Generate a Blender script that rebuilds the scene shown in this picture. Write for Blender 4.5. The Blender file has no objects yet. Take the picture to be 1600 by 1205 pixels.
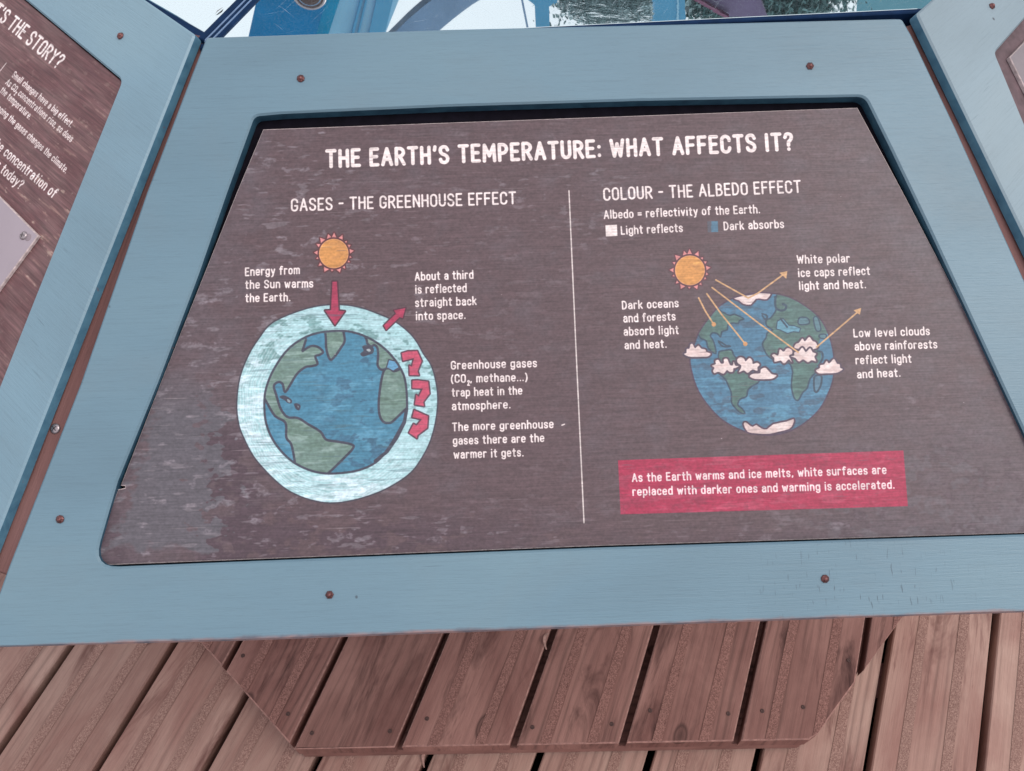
import bpy, bmesh, math, random
import numpy as np
from mathutils import Vector, Matrix
from mathutils.geometry import tessellate_polygon
random.seed(7)
RNG = np.random.default_rng(11)
SC = bpy.context.scene
COL = SC.collection
PI = math.pi
# ------------------------------------------------------------------ camera
TILT = 0.48411            # slope of the consoles
FPX = 1391.14             # focal length in pixels of the 1600 px wide photograph
CX, CY = 800.0, 602.5
PYC = 0.74669             # centre of the octagonal exhibit
def rotm(a, ax): return Matrix.Rotation(a, 3, ax)
RB = rotm(TILT, 'X')
RC = RB @ rotm(-0.0330, 'Z') @ rotm(0.11072, 'X') @ rotm(-0.00612, 'Y')
CAM = RB @ Vector((-0.03909, 0.0, 0.5))
cam_d = bpy.data.cameras.new('camera'); cam = bpy.data.objects.new('camera', cam_d); COL.objects.link(cam)
cam.matrix_world = Matrix.Translation(CAM) @ RC.to_4x4()
cam_d.sensor_width = 36; cam_d.lens = 36 * FPX / 1600; cam_d.clip_start = 0.02; cam_d.clip_end = 500
SC.camera = cam
# ------------------------------------------------------------------ world, sun, exposure
SUN_EL, SUN_AZ = math.radians(55), math.radians(102)      # azimuth from +Y towards +X
world = bpy.data.worlds.new("World"); SC.world = world; world.use_nodes = True
wt = world.node_tree; wt.nodes.clear()
wo = wt.nodes.new('ShaderNodeOutputWorld'); bg = wt.nodes.new('ShaderNodeBackground'); bg.inputs['Strength'].default_value = 0.115
sky = wt.nodes.new('ShaderNodeTexSky'); sky.sky_type = 'NISHITA'; sky.sun_disc = False
sky.sun_elevation = SUN_EL; sky.sun_rotation = SUN_AZ; sky.air_density = 1.0; sky.dust_density = 2.0
tc = wt.nodes.new('ShaderNodeTexCoord'); nz = wt.nodes.new('ShaderNodeTexNoise')
nz.inputs['Scale'].default_value = 2.2; nz.inputs['Detail'].default_value = 5; nz.inputs['Roughness'].default_value = .55
wt.links.new(tc.outputs['Generated'], nz.inputs['Vector'])
cr = wt.nodes.new('ShaderNodeValToRGB'); cr.color_ramp.elements[0].position = .3; cr.color_ramp.elements[1].position = .62
cr.color_ramp.elements[0].color = (.78, .78, .78, 1); cr.color_ramp.elements[1].color = (.97, .97, .97, 1)
wt.links.new(nz.outputs['Fac'], cr.inputs['Fac'])
mx = wt.nodes.new('ShaderNodeMix'); mx.data_type = 'RGBA'; mx.inputs['B'].default_value = (8.5, 8.45, 8.9, 1)   # thin bright overcast
wt.links.new(cr.outputs['Color'], mx.inputs['Factor']); wt.links.new(sky.outputs['Color'], mx.inputs['A'])
wt.links.new(mx.outputs['Result'], bg.inputs['Color']); wt.links.new(bg.outputs['Background'], wo.inputs['Surface'])
sl = bpy.data.lights.new('sun', 'SUN'); sl.energy = 1.3; sl.angle = math.radians(30); sl.color = (1, .96, .9)
so = bpy.data.objects.new('sun', sl); COL.objects.link(so)
sd = Vector((math.sin(SUN_AZ)*math.cos(SUN_EL), math.cos(SUN_AZ)*math.cos(SUN_EL), math.sin(SUN_EL)))
so.rotation_euler = sd.to_track_quat('Z', 'Y').to_euler()
SC.view_settings.view_transform = 'Standard'; SC.view_settings.look = 'None'; SC.view_settings.gamma = 1
SC.view_settings.exposure = 0.0
SC.cycles.max_bounces = 6

# ------------------------------------------------------------------ helpers: photo pixel -> plane
MAIN = RB.to_4x4()
def ring(deg): 
    c = Vector((0, PYC, 0)); return Matrix.Translation(c) @ Matrix.Rotation(math.radians(deg), 4, 'Z') @ Matrix.Translation(-c) @ MAIN
LEFT, RIGHT = ring(-45), ring(45)
def ray(px, py): return RC @ Vector(((px-CX)/FPX, -(py-CY)/FPX, -1))
def on(M, px, py, z=0.0):           # local coordinates where the line of sight meets the plane z of M
    Mi = M.inverted(); o = Mi @ CAM; d = Mi.to_3x3() @ ray(px, py)
    s = (z - o.z) / d.z; p = o + s*d; return (p.x, p.y)
def onz(px, py, z):                 # world point on a horizontal plane
    d = ray(px, py); s = (z - CAM.z)/d.z; return CAM + s*d
def to_px(w):
    v = RC.transposed() @ (Vector(w) - CAM); return (CX + FPX*v.x/-v.z, CY - FPX*v.y/-v.z)

# ------------------------------------------------------------------ helpers: objects
def tag(o, label=None, cat=None, group=None, kind=None):
    if label: o['label'] = label
    if cat: o['category'] = cat
    if group: o['group'] = group
    if kind: o['kind'] = kind
    return o
def empty(name, M, label=None, cat=None, group=None, kind=None):
    o = bpy.data.objects.new(name, None); o.empty_display_size = .05; COL.objects.link(o); o.matrix_world = M
    return tag(o, label, cat, group, kind)
def meshobj(name, verts, faces, mats, parent=None, M=None, smooth=False, fmat=None):
    me = bpy.data.meshes.new(name); me.from_pydata([tuple(v) for v in verts], [], faces)
    for m in (mats if isinstance(mats, (list, tuple)) else [mats]): me.materials.append(m)
    if fmat: me.polygons.foreach_set('material_index', fmat)
    if smooth: me.polygons.foreach_set('use_smooth', [True]*len(me.polygons))
    me.update(); o = bpy.data.objects.new(name, me); COL.objects.link(o)
    if parent: o.parent = parent
    if M is not None: o.matrix_local = M
    return o
def round_poly(pts, radii, n=6):
    out = []; N = len(pts)
    for i in range(N):
        r = radii[i] if isinstance(radii, (list, tuple)) else radii
        p = Vector(pts[i]); 
        if r <= 0: out.append(tuple(p)); continue
        a = (Vector(pts[i-1]) - p); b = (Vector(pts[(i+1) % N]) - p)
        ang = a.angle(b); t = min(r/math.tan(ang/2), a.length*.49, b.length*.49)
        p0 = p + a.normalized()*t; p1 = p + b.normalized()*t
        for k in range(n+1):
            u = k/n; q = p0.lerp(p, u).lerp(p.lerp(p1, u), u); out.append(tuple(q))
    return out
def area(p): return .5*sum(p[i][0]*p[(i+1) % len(p)][1]-p[(i+1) % len(p)][0]*p[i][1] for i in range(len(p)))
def offset(p, d):                   # inward offset of a CCW loop
    N = len(p); out = []
    for i in range(N):
        a, b, c = Vector(p[i-1]), Vector(p[i]), Vector(p[(i+1) % N])
        e1 = (b-a); e2 = (c-b)
        if e1.length < 1e-7: e1 = e2
        if e2.length < 1e-7: e2 = e1
        e1.normalize(); e2.normalize()
        n = Vector((-e1.y-e2.y, e1.x+e2.x)); n.normalize(); k = max(.5, n.dot(Vector((-e1.y, e1.x))))
        q = b + n*(d/k); out.append((q.x, q.y))
    return out
def slab(name, outer, z1, z0, mats, parent=None, M=None, holes=(), ch=.0012, edge_mat=0, ch_mat=None):
    """a board with chamfered top edges; outer is CCW, holes are CW"""
    if area(outer) < 0: outer = outer[::-1]
    holes = [h if area(h) < 0 else h[::-1] for h in holes]
    V, F, FM = [], [], []; tops = []; bots = []
    for lp in [outer]+list(holes):
        N = len(lp); ins = offset(lp, ch); b = len(V)
        V += [(x, y, z1) for x, y in ins] + [(x, y, z1-ch) for x, y in lp] + [(x, y, z0) for x, y in lp]
        for i in range(N):
            j = (i+1) % N
            F.append((b+N+i, b+N+j, b+j, b+i)); FM.append(edge_mat if ch_mat is None else ch_mat)
            F.append((b+2*N+i, b+2*N+j, b+N+j, b+N+i)); FM.append(edge_mat)
        tops.append([b+i for i in range(N)]); bots.append([b+2*N+i for i in range(N)])
    for grp, up in ((tops, True), (bots, False)):
        flat = [i for g in grp for i in g]
        tris = tessellate_polygon([[Vector((V[i][0], V[i][1], 0)) for i in g] for g in grp])
        for t in tris:
            t = [flat[k] for k in t]
            a = area([V[k][:2] for k in t])
            if abs(a) < 1e-12: continue
            if (a > 0) != up: t = t[::-1]
            F.append(tuple(t)); FM.append(0)
    return meshobj(name, V, F, mats, parent, M, fmat=FM)
def clip_poly(poly, clip):          # Sutherland-Hodgman, clip CCW convex
    out = list(poly)
    for i in range(len(clip)):
        a, b = clip[i], clip[(i+1) % len(clip)]; inp, out = out, []
        f = lambda p: (b[0]-a[0])*(p[1]-a[1])-(b[1]-a[1])*(p[0]-a[0])
        for k in range(len(inp)):
            p, q = inp[k-1], inp[k]; fp, fq = f(p), f(q)
            if (fp >= 0) != (fq >= 0):
                t = fp/(fp-fq); out.append((p[0]+t*(q[0]-p[0]), p[1]+t*(q[1]-p[1])))
            if fq >= 0: out.append(q)
        if not out: return []
    return out
def lathe(name, prof, n, mats, parent=None, M=None, smooth=True, closed_top=True):
    V, F = [], []
    for r, z in prof:
        for k in range(n): V.append((r*math.cos(2*PI*k/n), r*math.sin(2*PI*k/n), z))
    for i in range(len(prof)-1):
        for k in range(n):
            j = (k+1) % n; F.append((i*n+k, i*n+j, (i+1)*n+j, (i+1)*n+k))
    if closed_top: F.append(tuple((len(prof)-1)*n+k for k in range(n)))
    return meshobj(name, V, F, mats, parent, M, smooth)

# ------------------------------------------------------------------ materials
def s2l(c):
    c = np.asarray(c, float)/255.0 if max(c) > 1.0 else np.asarray(c, float)
    return tuple(np.where(c <= .04045, c/12.92, ((c+.055)/1.055)**2.4)) + (1.0,)
class N:
    def __init__(s, name):
        s.m = bpy.data.materials.new(name); s.m.use_nodes = True; s.t = s.m.node_tree
        s.b = s.t.nodes['Principled BSDF']; s.tc = s.t.nodes.new('ShaderNodeTexCoord')
    def n(s, typ, **kw):
        o = s.t.nodes.new(typ)
        for k, v in kw.items():
            if k in o.inputs: o.inputs[k].default_value = v
            else: setattr(o, k, v)
        return o
    def l(s, a, b): s.t.links.new(a, b)
    def map(s, scale, rot=(0, 0, 0), loc=(0, 0, 0), src='Object'):
        m = s.n('ShaderNodeMapping'); m.inputs['Scale'].default_value = scale; m.inputs['Rotation'].default_value = rot; m.inputs['Location'].default_value = loc
        s.l(s.tc.outputs[src], m.inputs['Vector']); return m.outputs['Vector']
    def noise(s, vec, scale=5, det=4, rough=.6, dist=0.0):
        q = s.n('ShaderNodeTexNoise'); q.inputs['Scale'].default_value = scale; q.inputs['Detail'].default_value = det
        q.inputs['Roughness'].default_value = rough; q.inputs['Distortion'].default_value = dist; s.l(vec, q.inputs['Vector']); return q.outputs['Fac']
    def ramp(s, f, stops):
        r = s.n('ShaderNodeValToRGB'); e = r.color_ramp.elements
        while len(e) < len(stops): e.new(.5)
        for i, (p, c) in enumerate(stops):
            e[i].position = p; e[i].color = c if len(c) == 4 else (*c, 1)
        s.l(f, r.inputs['Fac']); return r.outputs['Color']
    def mix(s, f, a, b, mode='MIX'):
        q = s.n('ShaderNodeMix'); q.data_type = 'RGBA'; q.blend_type = mode
        for nm, v in (('Factor', f), ('A', a), ('B', b)):
            if isinstance(v, (int, float)): q.inputs[nm].default_value = v
            elif isinstance(v, tuple): q.inputs[nm].default_value = v
            else: s.l(v, q.inputs[nm])
        return q.outputs['Result']
    def math(s, op, a, b=0.0, c=None):
        q = s.n('ShaderNodeMath'); q.operation = op
        for i, v in enumerate((a, b) if c is None else (a, b, c)):
            if isinstance(v, (int, float)): q.inputs[i].default_value = v
            else: s.l(v, q.inputs[i])
        return q.outputs[0]
    def bump(s, h, strength=.3, dist=.001):
        q = s.n('ShaderNodeBump'); q.inputs['Strength'].default_value = strength; q.inputs['Distance'].default_value = dist
        s.l(h, q.inputs['Height']); s.l(q.outputs['Normal'], s.b.inputs['Normal']); return q
    def set(s, **kw):
        for k, v in kw.items():
            k = k.replace('_', ' '); i = s.b.inputs[k]
            if isinstance(v, (int, float, tuple)): i.default_value = v
            else: s.l(v, i)
        return s.m
def gray(v): return (v, v, v, 1)

def blue_paint(name, base, seed, worn=False):
    m = N(name)
    broad = m.noise(m.map((3, 6, 1), loc=(seed, 0, 0)), 1.6, 3, .5)
    streak = m.noise(m.map((24, 760, 1), loc=(seed, 2, 0)), 1.0, 4, .6, .15)
    fine = m.noise(m.map((110, 2300, 1), loc=(seed, 5, 0)), 1.0, 3, .6)
    c0 = s2l(base); c1 = tuple(v*.84 for v in c0[:3])+(1,); c2 = (min(1, c0[0]*1.14), c0[1]*1.09, c0[2]*1.05, 1)
    col = m.ramp(broad, [(.3, c1), (.5, c0), (.72, c2)])
    st = m.ramp(streak, [(.28, gray(.86)), (.45, gray(1.0)), (.62, gray(1.03))])
    col = m.mix(.6, col, st, 'MULTIPLY')
    fi = m.ramp(fine, [(.28, gray(.72)), (.42, gray(1.0)), (.75, gray(1.06))])
    col = m.mix(.45, col, fi, 'MULTIPLY')
    # sparse dark paint cracks that run along the grain, and pin-head chips
    ck = m.noise(m.map((32, 520, 1), loc=(seed*3, 9, 0)), 1.0, 2, .5, .3)
    rg = m.noise(m.map((5, 11, 1), loc=(seed, 1, 3)), 1.0, 2, .5)
    ckm = m.math('MULTIPLY', m.ramp(ck, [(.70, gray(0)), (.76, gray(1))]), m.ramp(rg, [(.48, gray(.1)), (.62, gray(1))]))
    col = m.mix(m.math('MULTIPLY', ckm, .55), col, s2l((60, 84, 98)))
    vo = m.n('ShaderNodeTexVoronoi'); vo.inputs['Scale'].default_value = 58; m.l(m.map((1, .8, 1), loc=(seed, 0, 0)), vo.inputs['Vector'])
    chip = m.ramp(vo.outputs['Distance'], [(.035, gray(1)), (.06, gray(0))])
    sel = m.ramp(m.noise(m.map((9, 9, 1), loc=(seed, 7, 0)), 1.0, 2, .5), [(.56, gray(0)), (.6, gray(1))])
    col = m.mix(m.math('MULTIPLY', m.math('MULTIPLY', chip, sel), .85), col, s2l((46, 52, 62)))
    stn = m.noise(m.map((7, 10, 1), loc=(seed, 3, 1)), 1.0, 5, .6, .5)
    col = m.mix(m.math('MULTIPLY', m.ramp(stn, [(.50, gray(0)), (.70, gray(1))]), .22), col, s2l((112, 124, 130)))
    if worn:        # pecked tick marks near the lower right bolt
        tk = m.noise(m.map((640, 120, 1), loc=(3, 3, 0)), 1.0, 1, .5)
        ds = m.n('ShaderNodeVectorMath'); ds.operation = 'DISTANCE'; m.l(m.map((1, 2.4, 1)), ds.inputs[0]); ds.inputs[1].default_value = TICKS
        rg2 = m.ramp(m.math('MULTIPLY', ds.outputs['Value'], 10.0), [(.25, gray(1)), (.75, gray(0))])
        f = m.math('MULTIPLY', m.ramp(tk, [(.66, gray(0)), (.72, gray(1))]), rg2)
        col = m.mix(m.math('MULTIPLY', f, .75), col, s2l((58, 82, 96)))
    if worn:        # the outer lower edge is rubbed down to grey-brown wood
        sp = m.n('ShaderNodeSeparateXYZ'); m.l(m.tc.outputs['Object'], sp.inputs[0])
        wn = m.noise(m.map((45, 45, 1), loc=(2, 4, 0)), 1.0, 4, .65)
        yy = m.math('ADD', sp.outputs['Y'], m.math('MULTIPLY', m.math('SUBTRACT', .5, wn), .0042))
        f = m.ramp(m.math('MULTIPLY', m.math('SUBTRACT', -.0772, yy), 400.0), [(0, gray(0)), (.35, gray(.55)), (.7, gray(1))])
        wc = m.ramp(m.noise(m.map((60, 200, 1), loc=(7, 0, 0)), 1.0, 3, .6), [(.38, s2l((86, 74, 84))), (.6, s2l((150, 108, 100)))])
        col = m.mix(m.math('MULTIPLY', f, .8), col, wc)
    h = m.math('ADD', m.math('MULTIPLY', streak, .7), m.math('MULTIPLY', fine, .5))
    m.bump(h, .35, .0006)
    return m.set(Base_Color=col, Roughness=.46, Specular_IOR_Level=.85)
_t = on(MAIN, 1350, 915, 0); TICKS = (_t[0], _t[1]*2.4, 0)
M_BLUE = blue_paint('weathered_blue_paint', (101, 132, 148), 1.0, True)
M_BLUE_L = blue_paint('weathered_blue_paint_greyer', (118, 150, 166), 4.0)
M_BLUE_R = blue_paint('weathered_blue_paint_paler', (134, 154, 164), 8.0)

def blue_edge(name, ca, cb):                    # brushed edge paint toned for shade or light, worn through to wood in places
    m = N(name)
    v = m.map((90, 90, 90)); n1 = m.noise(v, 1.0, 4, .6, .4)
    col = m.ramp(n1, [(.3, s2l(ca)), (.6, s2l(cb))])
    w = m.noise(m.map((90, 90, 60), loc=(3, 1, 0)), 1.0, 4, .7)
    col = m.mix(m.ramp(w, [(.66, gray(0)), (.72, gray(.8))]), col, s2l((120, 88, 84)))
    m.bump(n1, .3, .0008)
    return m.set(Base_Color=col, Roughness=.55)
M_EDGE_SHADED = blue_edge('blue_edge_paint_shaded_tone', (34, 66, 86), (50, 88, 108)); M_EDGE_LIT = blue_edge('blue_edge_paint_lit_tone', (62, 104, 128), (84, 128, 150))  # same edge paint, shade put into the first colour, light into the second
def plain(name, c, rough=.6, metal=0.0, var=.12, sc=120, spec=.5, bump=.15):
    m = N(name); c = s2l(c)
    n1 = m.noise(m.map((1, 1, 1)), sc, 4, .6)
    col = m.ramp(n1, [(.3, tuple(x*(1-var) for x in c[:3])+(1,)), (.7, tuple(min(1, x*(1+var)) for x in c[:3])+(1,))])
    if bump: m.bump(n1, bump, .0005)
    return m.set(Base_Color=col, Roughness=rough, Metallic=metal, Specular_IOR_Level=spec)
M_RAWEDGE = plain('raw_board_edge', (196, 178, 176), .7, 0, .35, 300)
M_BACK = plain('dark_backing_wood', (20, 17, 26), .85, 0, .3, 160, .1)
M_BACK_R = plain('brown_backing_wood', (104, 84, 88), .75, 0, .25, 160)
M_RUST = plain('rusty_copper_screw', (118, 78, 76), .34, .75, .6, 1100, .5, .4)
M_STEEL = plain('dull_steel_screw', (170, 158, 160), .35, .85, .2, 900)
M_DARKSLOT = plain('dark_screw_recess', (30, 26, 28), .8)
M_PLATE = plain('pinkish_metal_plate', (168, 154, 162), .38, .15, .05, 25, .6, .05)
M_NAVY = plain('navy_painted_steel', (20, 44, 76), .7, 0, .25, 90, .08)
M_NAVYLT = plain('pale_glass_edge', (120, 150, 188), .2, 0, .2, 60, .7)
M_DRYLEAF = plain('dry_leaf', (70, 52, 44), .8, 0, .4, 300)
M_SOIL = plain('dark_ground_under_deck', (48, 36, 34), .95, 0, .4, 8)

def wood(name, a, b, dark, seed, rough=.72, gc=.65):
    """softwood decking; object X runs along the plank"""
    m = N(name)
    oi = m.n('ShaderNodeObjectInfo')
    rnd = m.math('MULTIPLY', oi.outputs['Random'], 37.0)
    cmb = m.n('ShaderNodeCombineXYZ'); m.l(rnd, cmb.inputs['X']); m.l(m.math('MULTIPLY', rnd, .37), cmb.inputs['Y'])
    def mv(scale):
        add = m.n('ShaderNodeVectorMath'); add.operation = 'ADD'
        mp = m.n('ShaderNodeMapping'); mp.inputs['Scale'].default_value = scale
        m.l(m.tc.outputs['Object'], add.inputs[0]); m.l(cmb.outputs['Vector'], add.inputs[1]); m.l(add.outputs[0], mp.inputs['Vector'])
        return mp.outputs['Vector']
    # growth rings: distorted stretched bands
    warp = m.noise(mv((3.0, 9.0, 3.0)), 1.0, 3, .5)
    wv = m.n('ShaderNodeTexWave'); wv.wave_type = 'BANDS'; wv.bands_direction = 'Y'
    wv.inputs['Scale'].default_value = 24; wv.inputs['Distortion'].default_value = 14; wv.inputs['Detail'].default_value = 3
    wv.inputs['Detail Scale'].default_value = .35; wv.inputs['Detail Roughness'].default_value = .55
    m.l(mv((.16, 1, .2)), wv.inputs['Vector'])
    grain = m.noise(mv((7, 230, 20)), 1.0, 5, .65, .25)
    fine = m.noise(mv((30, 900, 60)), 1.0, 3, .6)
    blotch = m.noise(mv((5, 11, 3)), 1.0, 5, .62, .6)
    stain = m.noise(mv((3.2, 17, 3)), 1.0, 5, .7, 1.2)
    A, B, Dk = s2l(a), s2l(b), s2l(dark)
    col = m.ramp(blotch, [(.32, A), (.5, tuple((x+y)/2 for x, y in zip(A, B))), (.66, B)])
    rng = m.ramp(wv.outputs['Fac'], [(.0, gray(.66)), (.25, gray(.93)), (1, gray(1.03))])
    amt = m.ramp(m.noise(mv((2.0, 16, 2)), 1.0, 2, .5), [(.42, gray(.05)), (.62, gray(.9))])
    col = m.mix(amt, col, m.mix(1.0, col, rng, 'MULTIPLY'))
    gr = m.ramp(grain, [(.3, gray(.5)), (.45, gray(.96)), (.8, gray(1.1))]); col = m.mix(gc, col, gr, 'MULTIPLY')
    fr = m.ramp(fine, [(.3, gray(.8)), (.6, gray(1.04))]); col = m.mix(.5, col, fr, 'MULTIPLY')
    col = m.mix(m.ramp(stain, [(.54, gray(0)), (.70, gray(.85))]), col, Dk)
    tone = m.ramp(oi.outputs['Random'], [(0, gray(.88)), (.35, gray(1.02)), (.7, gray(.95)), (1, gray(1.1))]); col = m.mix(1.0, col, tone, 'MULTIPLY')
    # knots
    vo = m.n('ShaderNodeTexVoronoi'); vo.inputs['Scale'].default_value = 1.0; m.l(mv((5.0, 9.5, 4)), vo.inputs['Vector'])
    kd = vo.outputs['Distance']
    kn = m.ramp(kd, [(.03, gray(.75)), (.07, gray(.35)), (.085, gray(.7)), (.11, gray(0))])
    col = m.mix(kn, col, tuple(x*.6 for x in Dk[:3])+(1,))
    h = m.math('ADD', m.math('MULTIPLY', grain, 1.0), m.math('MULTIPLY', fine, .5)); h = m.math('ADD', h, m.math('MULTIPLY', wv.outputs['Fac'], .3))
    m.bump(h, .55, .0011)
    return m.set(Base_Color=col, Roughness=rough, Specular_IOR_Level=.3)
M_DECK = wood('weathered_deck_wood', (155, 115, 105), (184, 150, 137), (108, 70, 64), 1, gc=.42)
M_STEP = wood('red_brown_step_wood', (124, 83, 76), (160, 117, 107), (58, 30, 28), 2)
M_BEAM = wood('brown_beam_wood', (118, 80, 76), (142, 104, 100), (70, 44, 42), 3)
def grit(name, a, b):
    m = N(name); n1 = m.noise(m.map((1, 1, 1)), 620, 3, .7); n2 = m.noise(m.map((12, 30, 5)), 1.0, 3, .6)
    col = m.ramp(n1, [(.34, s2l(a)), (.55, s2l(b)), (.72, tuple(min(1, x*1.5) for x in s2l(b)[:3])+(1,))])
    col = m.mix(.5, col, m.ramp(n2, [(.3, gray(.75)), (.7, gray(1.1))]), 'MULTIPLY'); m.bump(n1, .9, .0015)
    return m.set(Base_Color=col, Roughness=.9, Specular_IOR_Level=.3)
M_LIP = plain('rubbed_pale_wood_edge', (150, 110, 101), .75, 0, .35, 160)
M_GRIT = grit('gritty_anti_slip_strip', (134, 99, 90), (166, 131, 120))
M_GRIT_S = grit('gritty_strip_on_step', (112, 75, 69), (150, 108, 99))

# ------------------------------------------------------------------ printed artwork, rasterised from strokes and shapes
def arc(cx, cy, rx, ry, a0, a1, n=9):
    return [(cx+rx*math.cos(math.radians(a0+(a1-a0)*i/n)), cy+ry*math.sin(math.radians(a0+(a1-a0)*i/n))) for i in range(n+1)]
def smooth(p, n=6, closed=False):
    out = []; L = len(p); rngi = range(L if closed else L-1)
    for i in rngi:
        g = (lambda k: p[k % L]) if closed else (lambda k: p[min(max(k, 0), L-1)])
        p0, p1, p2, p3 = g(i-1), g(i), g(i+1), g(i+2)
        for k in range(n):
            t = k/n
            out.append(tuple(.5*((2*p1[j])+(-p0[j]+p2[j])*t+(2*p0[j]-5*p1[j]+4*p2[j]-p3[j])*t*t+(-p0[j]+3*p1[j]-3*p2[j]+p3[j])*t**3) for j in (0, 1)))
    out.append(tuple(p[0] if closed else p[-1])); return out
W_ = .44
def capO(w=W_): r = w/2; return arc(r, 1-r*1.15, r, r*1.15, 0, 180)+arc(r, r*1.15, r, r*1.15, 180, 360)+[(w, 1-r*1.15)]
def capC(w=W_): r = w/2; return [(w, .74)]+arc(r, 1-r*1.1, r, r*1.1, 5, 180)+arc(r, r*1.1, r, r*1.1, 180, 355)+[(w, .26)]
def bowl(x0, y0, y1, w):
    r = (y1-y0)/2; s = min(r, w*.6); return [(x0, y1), (x0+w-s, y1)]+arc(x0+w-s, (y0+y1)/2, s, r, 90, -90)+[(x0, y0)]
X = .70
def lo(w=.38): r = w/2; return arc(r, X-r*1.2, r, r*1.2, 0, 180)+arc(r, r*1.2, r, r*1.2, 180, 360)+[(w, X-r*1.2)]
def hump(x0, w, y=X): r = w/2; return [(x0, y*.62)]+arc(x0+r, y-r*1.15, r, r*1.15, 180, 0)+[(x0+w, 0)]
def lS(w, h): return smooth([(w, h*.80), (w*.8, h*.96), (w*.45, h), (w*.08, h*.92), (0, h*.74), (w*.18, h*.58), (w*.5, h*.5), (w*.86, h*.4), (w, h*.24), (w*.85, h*.06), (w*.5, 0), (w*.12, h*.06), (0, h*.2)], 3)
def rstem(): r = .17; return [(0, X*.55)]+arc(r, X-r*1.1, r, r*1.1, 180, 50)
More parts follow.
